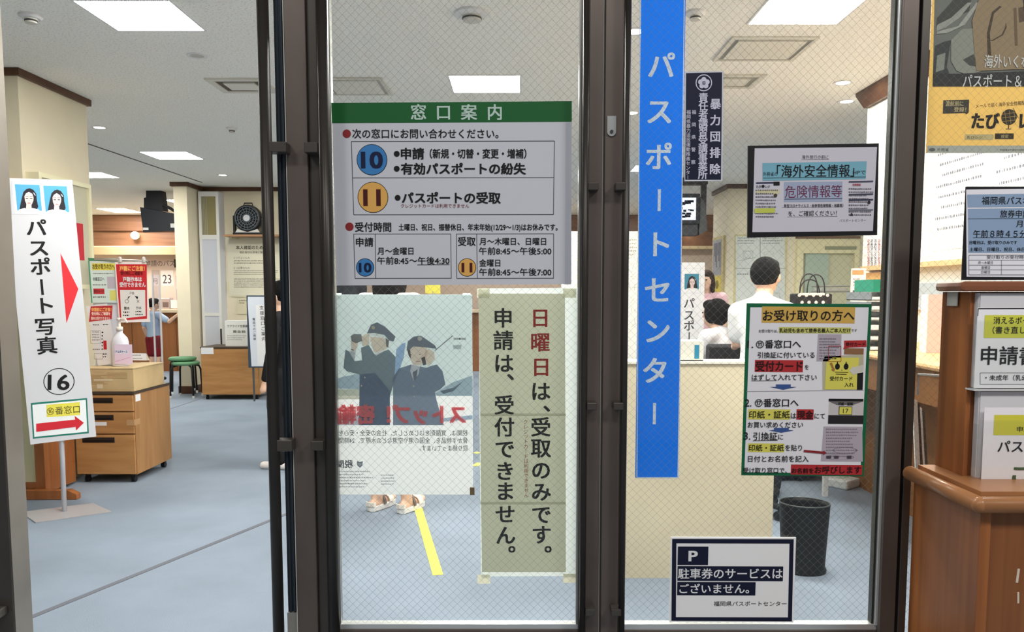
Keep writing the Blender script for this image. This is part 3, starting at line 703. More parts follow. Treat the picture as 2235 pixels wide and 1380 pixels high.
for c, x, y in zip('日曜日', (1179, 1179, 1181), (694, 747, 801)): s.ch(c, x, y, 44, rd2, 0.022, 3, 'red_lettering')
for i, (c, y) in enumerate(zip('は受取のみです', (854, 932, 978, 1026, 1073, 1123, 1167))): s.ch(c, 1180 + i * .3, y, 45, ink2, 0.022, 3)
s.ch('、', 1193, 893, 45, ink2, 0.022, 3); s.ch('。', 1196, 1200, 45, ink2, 0.022, 3)
s.col('クレジットカードは利用できません', 1147, 921, 1149, 1081, 11, mat((150, 70, 60)), 0.0, 3, 'red_lettering')
for x, y in ((1056, 630), (1244, 630), (1057, 1254), (1244, 1252)): s.rect(x - 15, y, x + 13, y + 20, mat((226, 224, 200), 0.7, transl=0.5), 'sticky_tape', 4)
s.done()
solo('tape_scrap', MB().box(*sorted((U(1020, 1, YO).x, U(1030.5, 1, YO).x)), 1.904, 1.9085, U(1025, 1081, YO).z, U(1025, 1065, YO).z), mat((112, 94, 68)), 'small scrap of brown tape on the door glass', 'tape')
# ---- blue banner
s = Sign('passport_banner', 'long vertical blue banner with pale blue katakana on the glass', 'banner', [(1396.5, -40), (1495, -40), (1481, 1043), (1389.5, 1043)], YI + 0.002, thick=0.001, sheer=True, board=mat((0, 100, 206), 0.7, transl=0.4))
pb = mat((238, 246, 255), 0.6)
for c, x, y in zip('パスポートセンター', (1443, 1439, 1438, 1438.5, 1437.5, 1436, 1434, 1430, 1428), (143, 243, 342, 437, 533, 633, 722, 809, 903)):
    s.ch(c, x, y, 62 if c != 'ー' else 56, pb, 0.022, 1)
wh = mat((214, 226, 240))
s.line(1397, -38, 1390, 1042, 2.2, wh, 'white_edge', 1); s.line(1494, -38, 1481, 1042, 2.2, wh, 'white_edge', 1); s.line(1390, 1043, 1481, 1043, 2.5, wh, 'white_edge', 1)
s.done()
# ---- navy sticker
s = Sign('navy_sticker', 'narrow navy sticker with a flower emblem and white vertical writing', 'sticker', [(1495.5, 157), (1579, 155), (1576.5, 395), (1494, 395)], YO, thick=0.002, board=mat((210, 212, 222)))
nv = mat((12, 16, 48), 0.5); lw = mat((206, 206, 224))
s.poly([(1497.5, 160), (1576, 158), (1573.5, 392.5), (1495.5, 392.5)], nv, 'navy_ground', 1)
s.disc(1536, 181, 18, lw, 'emblem', 2, r0=16); 
pts = []
for k in range(10):
    a = -math.pi / 2 + k * math.pi / 5; r = 14.5 if k % 2 == 0 else 10; pts.append((1536 + r * math.cos(a), 181.5 + r * math.sin(a)))
for k in range(5):
    a = -math.pi / 2 + k * 2 * math.pi / 5; s.disc(1536 + 7.4 * math.cos(a), 181.5 + 7.4 * math.sin(a), 5.6, lw, 'emblem', 2 + 0.2 * k)
s.disc(1536, 181.5, 6.5, lw, 'emblem', 3.2); s.rect(1533, 178, 1539, 185, nv, 'emblem_centre', 4); s.rect(1535, 179.5, 1537, 183.5, lw, 'emblem_centre', 5)
s.col('暴力団排除', 1561.5, 227, 1560, 369, 24, lw, 0.03); s.col('責任者講習受講事業所', 1535, 213, 1533.5, 381, 21, lw, 0.025)
s.col('福岡県警察', 1514.5, 245, 1513, 354, 10, lw, 0.01); s.col('福岡県暴力追放運動推進センター', 1502.8, 245, 1501, 387, 10, lw, 0.008)
s.done()
# ---- black framed overseas safety notice
s = Sign('framed_notice', 'white landscape notice in a black frame about overseas safety information', 'notice', [(1634, 318), (1921, 313), (1912, 513), (1630, 519)], YO, board=mat((14, 14, 20), 0.5), board_name='black_frame')
S1 = lambda x, y: (1600 + x / 3.63, 300 + y / 3.63)
s.poly([(1647, 324), (1914, 321), (1905, 504.5), (1642, 507)], mat((204, 200, 210)), 'paper_sheet', 1)
k1 = mat((40, 36, 46))
s.row('海外旅行の前に', 1750, 1808, 343, 8, k1); s.line(1749, 349, 1809, 348.5, 0.7, k1)
s.poly([S1(232, 204), S1(1058, 190), S1(1050, 330), S1(232, 345)], mat((118, 172, 190)), 'blue_highlight', 2)
s.row('外務省の', 1665, 1696.5, 380.5, 9, INK, 0.0, 3, y1=380); s.row('「海外安全情報」', 1695, 1864, 374, 26, INK, 0.008, 3, y1=372); s.row('HPで', 1861, 1889, 376.5, 9.5, INK, 0.0, 3)
s.line(1665, 389, 1889, 386.5, 1.0, INK, layer=3)
s.poly([S1(403, 355), S1(866, 350), S1(862, 508), S1(402, 513)], mat((158, 168, 192)), 'blue_highlight', 2)
s.row('危険情報等', 1713, 1837, 419, 26, mat((104, 40, 70)), 0.0, 3, y1=417); s.line(1712, 435, 1838, 433.5, 1.2, mat((50, 46, 70)), layer=3)
s.row('新型コロナウイルス・紛争等危険情報・地震等）', 1711, 1840, 449.5, 7, INK, 0.006, 3, y1=448.5); s.line(1706, 453, 1840, 452, 0.7, k1)
s.row('を、ご確認ください！', 1720, 1826, 466.5, 11.5, INK, 0.0, 3, y1=465); s.line(1718, 474, 1827, 472.5, 0.8, k1)
s.row('パスポートセンター', 1832, 1890, 482, 6, mat((120, 112, 122)), y1=481)
for x0, x1, y0, y1, cols in ((1649, 1701, 399, 477, 'L'), (1852, 1906, 396, 473, 'R')):
    s.fine(x0, y0 + 13, x1, y1, 9, mat((110, 104, 112)), 3)
    if cols == 'L':
        s.rect(x0 + 1, y0 - 1, x1 - 12, y0 + 2, mat((40, 44, 80)), 'flyer_band', 3); s.rect(x1 - 13, y0 - 2, x1, y0 + 6, INK, 'flyer_band', 4)
        s.row('たび', x0 + 1, x0 + 12, y0 + 8.5, 6, INK, 0.02, 4); s.disc(x0 + 16, y0 + 8, 3.2, INK, 'flyer_globe', 4); s.row('レジ', x0 + 21, x0 + 31, y0 + 8.5, 6, INK, 0.02, 4)
        s.rect(x0 + 1, y0 + 15, x1, y0 + 25, mat((208, 202, 160)), 'flyer_band', 2); s.rect(x0 - 3, y1 - 22, x1 - 10, y1 - 12, mat((194, 200, 90)), 'flyer_band', 4)
        s.disc(x1 - 9, y0 + 28, 4, mat((70, 60, 40)), 'flyer_globe', 4)
    else:
        for dy, c in ((0, (70, 72, 92)), (28, (60, 62, 80)), (40, (50, 54, 76)), (62, (120, 122, 134))): s.rect(x0, y0 + dy - 1, x1 - 1, y0 + dy + 2, mat(c), 'flyer_band', 4)
        s.row('危険情報', x0 + 8, x0 + 26, y0 + 7.5, 5, mat((170, 60, 70)), 0.02, 4)
        s.poly([(x0 + 2, y0 + 75), (x0 + 10, y0 + 75), (x0 + 6, y0 + 68)], k1, 'flyer_mark', 4); s.disc(x1 - 10, y0 + 46, 3.5, k1, 'flyer_mark', 4)
s.done()
# ---- green bordered pick up instructions
s = Sign('pickup_notice', 'portrait notice with green border and yellow and red highlighted steps', 'notice', [(1631, 663), (1904, 663), (1884, 1041), (1618, 1037)], YO, board=mat((16, 98, 62), 0.5), board_name='green_border')
G = lambda x, y: (1600 + x / 3.284, 640 + y / 3.284)
def gr(x0, y0, x1, y1, m, name='highlight', layer=2): s.rect(*G(x0, y0), *G(x1, y1), m, name, layer)
def gt(text, x0, x1, y, h, m=INK, bold=0.008, layer=4, name='lettering'): s.row(text, G(x0, 0)[0], G(x1, 0)[0], G(0, y)[1], h / 3.284, m, bold, layer, name)
s.poly([(1637.5, 671), (1896, 671), (1877.5, 1034), (1624.5, 1031)], mat((228, 226, 230)), 'paper_sheet', 1)
YEL, RDH, GLD = mat((216, 208, 92)), mat((176, 44, 48)), mat((206, 166, 82))
gr(205, 98, 872, 215, GLD); gt('お受け取りの方へ', 212, 868, 160, 76, INK, 0.012)
gt('お受け取りは、', 183, 320, 271, 22); gr(328, 245, 845, 288, mat((200, 198, 110))); gt('乳幼児も含めて旅券名義人ご本人だけ', 330, 840, 267, 30, INK, 0.012); gt('です', 846, 886, 267, 20)
gt('1.', 102, 143, 365, 56); gt('⑪番窓口へ', 163, 485, 365, 58, INK, 0.012); gt('引換証に付いている', 175, 583, 443, 42)
gr(155, 480, 500, 566, RDH); gt('受付カード', 160, 497, 522, 70, mat((40, 12, 14)), 0.02); gt('を', 512, 540, 530, 36)
gt('はずして入れて下さい', 133, 598, 603, 42); s.line(*G(130, 628), *G(312, 626), 1, INK, layer=4)
ab = mat((58, 84, 140))
s.poly([G(306, 654), G(412, 654), G(412, 672), G(455, 672), G(357, 692), G(262, 672), G(306, 672)], ab, 'down_arrow', 3)
s.line(*G(95, 705), *G(935, 697), 1.2, mat((150, 146, 154)), 'fold', 2)
gt('2.', 82, 130, 785, 56); gt('⑰番窓口へ', 155, 468, 785, 58, INK, 0.012)
gr(108, 833, 408, 906, YEL); gt('印紙・証紙', 112, 405, 870, 52, INK, 0.006); gt('は', 412, 450, 878, 44); gr(453, 833, 576, 907, RDH); gt('現金', 457, 573, 872, 58, mat((40, 12, 14)), 0.02); gt('にて', 582, 656, 880, 40)
gt('お買い求めください', 103, 500, 943, 42)
s.poly([G(292, 966), G(398, 966), G(398, 980), G(435, 984), G(345, 1000), G(255, 984), G(292, 980)], ab, 'down_arrow', 3)
gt('3.', 76, 122, 1022, 56); gt('引換証', 143, 316, 1025, 56, INK, 0.006); s.line(*G(140, 1057), *G(318, 1054), 1, INK, layer=4); gt('に', 322, 358, 1030, 40)
gr(106, 1078, 366, 1140, YEL); gt('印紙・証紙', 110, 363, 1108, 46, INK, 0.006); gt('を貼り', 372, 492, 1108, 44)
s.poly([G(505, 1122), G(645, 1135), G(645, 1127), G(668, 1144), G(643, 1160), G(645, 1151), G(504, 1138)], mat((136, 34, 40)), 'red_arrow', 5)
gt('日付とお名前を記入', 105, 540, 1187, 44); gt('受け取り窓口で、', 70, 385, 1270, 40); gr(413, 1230, 925, 1302, RDH); gt('お名前を', 418, 575, 1272, 36, mat((40, 12, 14)), 0.02); gt('お呼びします', 583, 915, 1266, 50, mat((40, 12, 14)), 0.012)
fm = mat((176, 166, 176))
s.poly([G(608, 294), G(776, 296), G(772, 492), G(597, 488)], fm, 'form_picture', 2); s.fine(*G(618, 318), *G(765, 480), 8, mat((120, 112, 120)), 3); s.box(*G(682, 380), *G(772, 490), 1.0, RDH, 'form_picture', 4)
gr(795, 395, 935, 440, mat((140, 100, 70)), 'box_picture', 2); s.poly([G(795, 340), G(955, 338), G(955, 385), G(830, 390), G(788, 402), G(795, 380)], RDH, 'red_bubble', 3); gt('受付カード', 806, 945, 366, 26, mat((60, 10, 14)), 0.02)
s.poly([G(640, 490), G(655, 455), G(905, 440), G(935, 440), G(928, 692), G(640, 692)], mat((184, 178, 150)), 'box_picture', 2)
s.poly([G(668, 495), G(712, 462), G(902, 462), G(888, 690), G(656, 690)], YEL, 'box_picture', 3); s.poly([G(888, 575), G(930, 568), G(926, 692), G(885, 692)], BLACK, 'box_picture', 4)
for x in (746, 808): s.disc(*G(x, 526), 17 / 3.284, INK, 'box_eye', 4, ry=22 / 3.284); s.disc(*G(x, 502), 4 / 3.284, INK, 'box_eye', 4, ry=12 / 3.284)
s.line(*G(728, 566), *G(822, 568), 1, INK, 'box_mouth', 4); s.line(*G(735, 580), *G(812, 582), 1.4, INK, 'box_mouth', 4); s.disc(*G(777, 552), 1.0, INK, 'box_mouth', 4)
s.poly([G(690, 502), G(706, 498), G(722, 540), G(728, 538), G(722, 562), G(700, 548), G(710, 545)], mat((160, 110, 50)), 'brown_arrow', 5)
s.poly([G(830, 555), G(862, 520), G(862, 532), G(930, 512), G(930, 575), G(866, 580), G(864, 592)], mat((206, 202, 190)), 'white_arrow', 4)
gt('受付カード', 691, 853, 612, 30, INK, 0.012); gt('入れ', 795, 862, 656, 30, INK, 0.012)
gr(684, 757, 932, 937, mat((196, 190, 190)), 'counter_picture', 2); gr(684, 757, 932, 775, BLACK, 'counter_picture', 3); s.poly([G(684, 775), G(932, 775), G(860, 800), G(740, 800)], mat((110, 104, 104)), 'counter_picture', 3); gr(680, 876, 932, 937, mat((34, 32, 34)), 'counter_picture', 3)
gt('印紙・証紙', 752, 858, 793, 22, INK, 0.02); gr(756, 812, 852, 873, INK, 'counter_picture', 3); gr(760, 816, 848, 869, YEL, 'counter_picture', 4); gt('17', 785, 824, 843, 34, INK, 0.0, 5)
s.poly([G(648, 956), G(925, 958), G(928, 1208), G(628, 1205)], fm, 'form_picture', 2); s.fine(*G(665, 965), *G(905, 1180), 10, mat((132, 122, 132)), 3); s.disc(*G(800, 1126), 26, mat((100, 90, 100)), 'form_picture', 4, ry=7, r0=25); s.disc(*G(765, 1175), 30, mat((100, 90, 100)), 'form_picture', 4, ry=6, r0=29)
for x in (683, 738, 830): gr(x - 16, 1165, x + 16, 1184, mat((70, 62, 70)), 'form_picture', 5)
s.done()
# ---- parking notice
s = Sign('parking_notice', 'white landscape parking ticket notice with navy frame at the bottom of the glass', 'notice', [(1463, 1174), (1738, 1173), (1731, 1360), (1463, 1357)], YO, board=mat((240, 239, 238)))
K = lambda x, y: (1360 + x / 3.492, 1030 + y / 3.492)
nv2 = mat((16, 20, 46), 0.5)
def navyframe(o, i, m):
    for a, b in ((0, 1), (1, 2), (2, 3), (3, 0)): s.poly([K(*o[a]), K(*o[b]), K(*i[b]), K(*i[a])], m, 'navy_frame', 1)
navyframe([(374, 512), (1300, 515), (1286, 1140), (368, 1136)], [(406, 546), (1268, 548), (1256, 1110), (402, 1108)], nv2)
s.rect(*K(416, 570), *K(648, 710), nv2, 'navy_block', 2); s.row('P', K(497, 0)[0], K(568, 0)[0], K(0, 640)[1], 82 / 3.492, PAPER, 0.03, 3, 'white_lettering')
s.rect(*K(414, 720), *K(1218, 832), nv2, 'navy_block', 2); s.row('駐車券のサービスは', K(418, 0)[0], K(1214, 0)[0], K(0, 775)[1], 76 / 3.492, PAPER, 0.016, 3, 'white_lettering')
s.rect(*K(412, 840), *K(1008, 941), nv2, 'navy_block', 2); s.row('ございません。', K(428, 0)[0], K(960, 0)[0], K(0, 890)[1], 70 / 3.492, PAPER, 0.016, 3, 'white_lettering')
s.row('福岡県パスポートセンター', K(690, 0)[0], K(1246, 0)[0], K(0, 1005)[1], 36 / 3.492, mat((40, 38, 42)), 0.0)
s.done()
# ---- travel registration poster behind the right pane
s = Sign('travel_poster', 'yellow bordered poster of a man in a tan jacket, behind the right pane', 'poster', [(2043, -260), (2345, -260), (2318, 334), (2023, 334)], YI + 0.002, thick=0.001, sheer=True, board=mat((214, 176, 98), 0.7, transl=0.3))
T = lambda *p: zp(p, 1880, 0, 3.285)
s.poly(T((541, -800), (1500, -800), (1480, 622), (510, 622)), mat((132, 134, 126)), 'poster_photo', 1)
s.poly(T((541, 130), (640, 20), (700, -60), (800, -60), (770, 80), (560, 180), (536, 190)), mat((80, 80, 74)), 'poster_car', 2)
s.poly(T((541, 180), (640, 130), (760, 20), (790, 20), (700, 130), (600, 200), (536, 225)), mat((176, 176, 166)), 'poster_car', 3)
s.poly(T((541, 228), (690, 190), (820, 20), (845, 20), (740, 180), (610, 240), (536, 245)), mat((186, 186, 176)), 'poster_car', 4)
s.poly(T((527, 330), (590, 300), (640, 290), (610, 480), (640, 560), (520, 575), (512, 560)), mat((72, 74, 74)), 'poster_car', 3)
s.poly(T((540, 400), (600, 380), (590, 500), (530, 520)), mat((156, 160, 148)), 'poster_car', 4)
s.poly(T((640, 290), (720, 210), (900, 200), (900, 500), (760, 540), (680, 510), (640, 440)), mat((164, 164, 152)), 'poster_seat', 4)
s.poly(T((510, 530), (700, 530), (1480, 500), (1480, 622), (510, 622)), mat((62, 60, 60)), 'poster_car', 5)
s.poly(T((725, 430), (800, 390), (830, 480), (770, 470)), mat((86, 86, 80)), 'poster_seat', 5)
s.poly(T((820, 510), (800, 300), (790, 150), (850, -40), (1000, -150), (1400, -150), (1450, 100), (1440, 480), (1230, 500), (1080, 500), (850, 510)), mat((172, 148, 116)), 'poster_jacket', 6)
s.poly(T((900, 400), (895, 240), (930, 90), (985, 45), (1000, 52), (945, 100), (915, 240), (925, 400)), mat((88, 70, 52)), 'poster_jacket_fold', 7)
s.poly(T((1030, 165), (1036, 200), (1010, 255), (940, 295), (905, 292), (935, 288), (1000, 250), (1024, 200)), mat((96, 78, 58)), 'poster_jacket_fold', 7)
s.poly(T((1085, 60), (1105, 60), (1115, 330), (1095, 330)), mat((128, 104, 78)), 'poster_jacket_fold', 7)
s.poly(T((1120, 60), (1166, 50), (1180, 150), (1125, 165)), mat((112, 90, 70)), 'poster_jacket_fold', 7)
s.poly(T((1140, -150), (1240, -150), (1240, 300), (1180, 330)), mat((60, 58, 58)), 'poster_shirt', 7)
s.poly(T((1120, -150), (1250, -150), (1260, -330), (1200, -400), (1130, -330)), mat((206, 168, 140)), 'poster_neck', 7)
s.poly(T((1080, -330), (1300, -330), (1330, -520), (1250, -640), (1130, -640), (1060, -520)), mat((206, 168, 140)), 'poster_face', 8)
s.poly(T((1050, -500), (1090, -660), (1200, -720), (1310, -660), (1340, -500), (1290, -590), (1110, -590)), mat((50, 40, 36)), 'poster_hair', 9)
s.row('海外いくなら', 2146, 2262, 135, 28, mat((236, 236, 232)), 0.012, 9, 'poster_title'); s.row('パスポート＆たびレジ', 2099, 2318, 178, 28, mat((236, 236, 232)), 0.012, 9, 'poster_title')
s.poly(T((586, 720), (772, 715), (768, 808), (752, 822), (740, 812), (582, 816)), mat((74, 70, 60)), 'speech_box', 2)
cr = mat((214, 196, 150))
s.row('渡航前に', 2063, 2102, 226.5, 11, cr, 0.02, 3); s.row('登録！', 2081, 2108, 239.5, 10, cr, 0.02, 3)
bk = mat((40, 32, 26))
s.row('メールで届く海外安全情報配信サービス', 2129, 2278, 232, 9, bk, 0.008, 3, y1=222)
s.row('たび', 2119, 2181, 264, 34, bk, 0.05, 3); s.row('レジ', 2224, 2284, 264, 34, bk, 0.05, 3)
s.disc(2201.5, 256, 17, mat((60, 52, 42)), 'globe', 3); 
for q in ((-10, 0), (0, 0), (10, 0)): s.line(2201.5 + q[0], 242, 2201.5 + q[0] + 4, 271, 0.9, mat((206, 172, 96)), 'globe_grid', 4)
for dy in (-8, 0, 8): s.line(2186, 256 + dy + 2, 2217, 256 + dy - 2, 0.9, mat((206, 172, 96)), 'globe_grid', 4)
s.line(2201, 273, 2200, 281, 2, bk, 'globe', 3); s.line(2194, 282, 2206, 282, 1.6, bk, 'globe', 3); s.line(2210, 236, 2222, 258, 1.2, bk, 'globe', 3)
s.rect(2105, 293.5, 2168, 306, mat((222, 204, 150)), 'search_box', 2); s.row('たびレジ', 2110, 2144, 300, 7, bk, 0.0, 3); s.rect(2171, 291.5, 2212, 304, mat((62, 50, 34)), 'search_box', 2); s.row('検索', 2184, 2200, 298, 8, cr, 0.0, 3)
s.poly([(2024, 318), (2320, 318), (2318, 334), (2023, 334)], mat((196, 200, 190)), 'white_band', 2); s.disc(2034, 327, 7, mat((110, 116, 116)), 'white_band', 3, ry=3.5); s.row('外務省', 2045, 2070, 327, 7, mat((110, 116, 116)), 0, 3)
s.fine(2182, 324, 2300, 331, 1, mat((130, 130, 124)), 3)
s.done()
# ================================================================== wooden kiosk with forms, outside the glass
OAK = grain((136, 80, 42), (166, 104, 56), 2.2, (16, 16, 0.5), 0.38); OAKD = grain((122, 72, 40), (146, 92, 54), 2.2, (16, 16, 0.5), 0.36)
EDGE = grain((150, 100, 62), (176, 124, 82), 2.0, (1, 1, 10), 0.3); TOPW = grain((124, 74, 52), (142, 90, 62), 2.0, (1, 6, 6), 0.3)
KX, KY0, KY1 = 0.947, 1.567, 1.853; KR = 1.62; SZ = 0.875
k = thing('wooden_kiosk', 'wooden leaflet kiosk with a shelf in front of the right glass', 'kiosk', (1.3, 1.7, 0))
MB().box(KX + 0.012, KX + 0.03, KY0 + 0.03, KY1, 0, SZ - 0.03).build('side_panel', OAK, k)
MB().box(KX + 0.03, KR, KY0 + 0.02, KY0 + 0.04, 0, SZ - 0.03).build('front_panel', OAKD, k)
MB().box(KX + 0.012, KX + 0.034, KY0 + 0.014, KY0 + 0.03, 0, SZ - 0.03).build('corner_post', OAK, k)
MB().box(KX + 0.03, KR, KY1 - 0.02, KY1, 0, SZ - 0.03).build('back_panel', OAKD, k)
MB().box(KX + 0.02, KR, KY0 + 0.03, KY1, SZ - 0.012, SZ + 0.012).build('shelf', EDGE, k)
MB().tube([(KX, KY1, SZ - 0.008), (KX, KY0, SZ - 0.008)], 0.017, 14).tube([(KX, KY0, SZ - 0.008), (KR, KY0, SZ - 0.008)], 0.017, 14).ell((KX, KY0, SZ - 0.008), (0.017, 0.017, 0.017)).build('shelf_edge', EDGE, k, smooth=True)
UX = XP(2112, 800, 1).x and U(2112, 800, 1.735).x; UXB = U(2052, 800, 1.85).x
UT = U(2110, 637, 1.735).z
MB().prism([(UXB, KY1), (UX, 1.735), (UX + 0.012, 1.738), (UXB + 0.016, KY1)], SZ + 0.012, UT).build('side_panel', OAK, k)
MB().box(UX + 0.01, KR, 1.742, KY1, SZ + 0.012, UT).build('upper_panel', OAKD, k)
TZ0, TZ1 = UT, U(2235, 614, 1.70).z
TXL, TXF = U(2040, 625, 1.85).x, U(2095, 625, 1.705).x
tp = [(TXL, KY1), (TXF, 1.705), (KR, 1.705), (KR, KY1)]
MB().prism(tp, TZ0 + 0.001, TZ1).build('top_slab', TOPW, k, bevel=0.011)
MB().bbox(U(2221, 1257, KY0 + 0.02) + Vector((0, 0.0, 0)), (0.005, 0.002, 0.03), ry=0.08).bbox(U(2222, 1305, KY0 + 0.02), (0.004, 0.002, 0.024), ry=-0.05).build('chipped_paint', mat((212, 196, 176)), k)
MB().box(U(2071, 650, 1.82).x - 0.003, U(2071, 650, 1.82).x - 0.001, 1.78, 1.822, U(2080, 668, 1.80).z, U(2080, 638, 1.80).z).build('grey_sticker', mat((188, 188, 180)), k)
s = Sign('hours_stand', 'black framed opening hours notice standing on the wooden kiosk', 'notice', [(2103, 410), (2398, 405), (2398, 614), (2106, 609)], 1.716, board=mat((24, 24, 30), 0.4), board_name='black_frame')
s.poly([(2108.5, 414), (2392, 410), (2392, 606), (2109.5, 604)], mat((232, 230, 236)), 'paper_sheet', 1)
bl = mat((140, 162, 190)); dk = mat((30, 34, 44))
s.poly([(2110.5, 425), (2388, 421), (2388, 450), (2111.5, 453)], bl, 'blue_panel', 2); s.poly([(2112, 456), (2388, 453), (2388, 551), (2113, 552)], bl, 'blue_panel', 2)
s.row('福岡県パスポートセンター', 2142, 2354, 438, 17, INK, 0.006, 3); s.row('旅券申請受付時間', 2182, 2312, 467, 16, INK, 0.006, 3); s.line(2112, 478, 2388, 476, 0.8, dk, layer=3)
s.row('月～金曜日', 2217, 2300, 488.5, 15, INK, 0.006, 3); s.row('午前８時４５分～午後４時３０分', 2123.5, 2376, 510.5, 16, INK, 0.006, 3); s.line(2123, 519, 2376, 518, 0.9, INK, layer=3)
s.row('日曜日は、受け取りのみです', 2115.5, 2219, 529.5, 8, INK, 0.008, 3); s.row('土曜日、日曜日、祝日、休日、年末年始は休みです', 2115.5, 2330, 544.5, 8, INK, 0.008, 3)
s.box(2114, 557, 2386, 600, 0.8, dk, layer=3); s.row('受け取りの受付時間(受付窓口)', 2153, 2290, 561.5, 7.5, INK, 0.0, 3)
for y in (568, 579, 589): s.line(2114, y, 2386, y, 0.7, dk, layer=3)
s.line(2185, 568, 2185, 600, 0.7, dk, layer=3)
for t, y, x0, x1 in (('月～木曜日', 573.5, 2134, 2166), ('金曜日', 584, 2141, 2160), ('日曜日', 594, 2141, 2160)): s.row(t, x0, x1, y, 6.5, INK, 0, 3)
s.done()
def pocket(name, label, quad, back, Y):
    t = thing(name, label, 'leaflet holder', U(2250, quad[2][1], Y))
    xl, xr = U(quad[0][0] - 6, 700, Y).x, 1.52; zt, zb = U(2200, quad[1][1] + 6, Y).z, U(2200, quad[2][1] + 3, Y).z
    MB().box(xl, xr, Y - 0.006, Y - 0.004, zb, zt - 0.02).build('clear_front', GLASSC, t)
    MB().box(xl, xr, Y - 0.006, 1.74, zb - 0.004, zb).build('clear_base', mat((206, 206, 206), 0.2), t)
    MB().box(xl - 0.002, xl, Y - 0.006, 1.74, zb, zt - 0.03).build('clear_side', GLASSC, t)
    MB().box(xl + 0.01, xr, 1.722, 1.738, zb + 0.001, U(2200, back, 1.722).z).build('form_stack', PAPER, t)
    p = MB().box(xl + 0.012, xr, 1.7185, 1.722, zb + 0.002, U(2200, back + 2, 1.722).z).build('top_form', mat((214, 212, 214)), t)
    return t
t1 = pocket('leaflet_holder', 'upper clear holder of application forms on the wooden kiosk', [(2136, 673), (2400, 673), (2400, 846), (2127, 846)], 640, 1.712)
s = Sign('application_sheet', 'application form sheet with large writing and yellow highlight, in the upper holder', 'paper', [(2134, 673), (2400, 671), (2400, 848), (2126, 846)], 1.712, thick=0.001, board=mat((244, 242, 244)), root=None)
s.line(2135, 674, 2398, 673, 2, INK, 'border', 1); s.line(2135, 674, 2134, 690, 1.5, INK, 'border', 1)
s.rect(2148, 688, 2340, 738, mat((214, 214, 78)), 'highlight', 1)
s.row('消えるボールペンは使用不可', 2168, 2372, 699.5, 15, INK, 0.004); s.row('（書き直しできません）', 2166, 2330, 720.5, 15, INK, 0.004); s.row('申請書', 2140.5, 2264, 776, 39, INK, 0.014)
s.box(2139, 814, 2380, 839, 0.9, INK); s.row('・未成年（乳幼児含む）', 2150, 2290, 824.5, 12, INK, 0.002)
s.done()
t2 = pocket('leaflet_holder', 'lower clear holder of forms standing on the kiosk shelf', [(2150, 891), (2400, 891), (2400, 1064), (2140, 1064)], 853, 1.706)
s = Sign('passport_form_sheet', 'passport form sheet with yellow box and green writing, in the lower holder', 'paper', [(2150, 891), (2400, 889), (2400, 1069), (2140, 1067)], 1.706, thick=0.001, board=mat((244, 240, 244)))
s.rect(2169, 906, 2360, 950, mat((214, 208, 70)), 'highlight', 1); s.row('申請書は窓口へ', 2219, 2330, 937, 12, INK, 0.0); s.row('パスポート', 2177, 2320, 974.5, 26, INK, 0.012); s.row('こちら', 2209, 2340, 1035, 40, mat((66, 92, 62)), 0.04)
s.done()
t = thing('hanging_papers', 'bundle of white and dark papers hanging between the steel post and the kiosk, inside', 'papers', U(2005, 1110, 2.3))
for i, (xa, xb, cl) in enumerate(((1994, 2003, (214, 214, 210)), (1999, 2010, (40, 42, 42)), (2004, 2014, (226, 226, 224)), (2010, 2020, (60, 64, 62)))):
    y = 2.2 + i * 0.03; p0, p1 = U(xa - 2, 868 + i * 8, y), U(xb, 1112 - i * 12, y)
    MB().prismx([(p0.x, p0.z), (p0.x + 0.014, p0.z - 0.01), (p1.x + 0.012, p1.z), (p1.x - 0.004, p1.z + 0.04)], y, y + 0.006).build('sheet', mat(cl, 0.5), t)
MB().tube([U(2003, 862, 2.25), U(2003, 862, 2.25) + Vector((0, 0, 0.06)), U(2003, 862, 2.25) + Vector((0, -0.29, 0.08))], 0.004, 8).build('hook', mat((150, 150, 150), 0.3, 0.6), t)
# ================================================================== left side of the office
# ---- photo sign on a pole
s = Sign('photo_sign_stand', 'tall white passport photo sign with red arrow on a pole by the open doorway', 'sign', [(12, 388), (163, 394), (205, 953), (62, 972)], (4.43, 4.61), thick=0.012, board=mat((204, 205, 210)), board_name='sign_board')
s.box(25.5, 395, 158, 468, 0.8, mat((170, 176, 190)), 'photo_frame', 1)
s.poly([(26, 394), (152, 402), (158, 471), (34, 467)], mat((238, 238, 244)), 'photo_frame', 1)
portrait(s, 35, 403, 89, 460); portrait(s, 97, 406, 148.5, 463)
for c, x, y in zip('パスポート写真', (79, 84.5, 88.5, 91.5, 98, 98.5, 102.5), (497, 541, 582, 627, 667, 713, 754)): s.ch(c, x, y, 47, INK, 0.022, 2)
s.poly([(132, 553), (171, 631), (145, 706)], mat((216, 48, 56), 0.6), 'red_triangle', 1)
s.disc(129, 833, 34, INK, 'number_ring', 1, r0=32); s.row('16', 104, 152, 834, 35, INK, 0.02, 2)
s.poly([(67, 880), (190, 869), (194, 946), (72, 958)], mat((36, 120, 104)), 'arrow_card', 1); s.poly([(70.5, 884), (187, 873), (190.5, 942.5), (75, 954)], mat((232, 236, 238)), 'arrow_card', 2)
s.poly([(101, 884), (174, 878), (175, 906), (102, 911)], mat((226, 216, 84)), 'highlight', 3); s.row('⑯番窓口', 102, 174, 898, 17, mat((60, 56, 30)), 0.0, 4, y1=893)
s.poly([(79, 925), (164, 916), (163, 908), (183, 923), (166, 940), (165, 932), (79, 943)], mat((202, 40, 52)), 'red_arrow', 4)
sr = s.done()
bp = ZP(141, 1118); top = s.O + s.Up * (-s.h / 2 + 0.25) - s.N * 0.03
MB().tube([bp + Vector((0, 0, 0.006)), Vector((top.x, top.y, top.z))], 0.014, 12).build('pole', mat((198, 198, 204), 0.35, 0.3), sr, smooth=True)
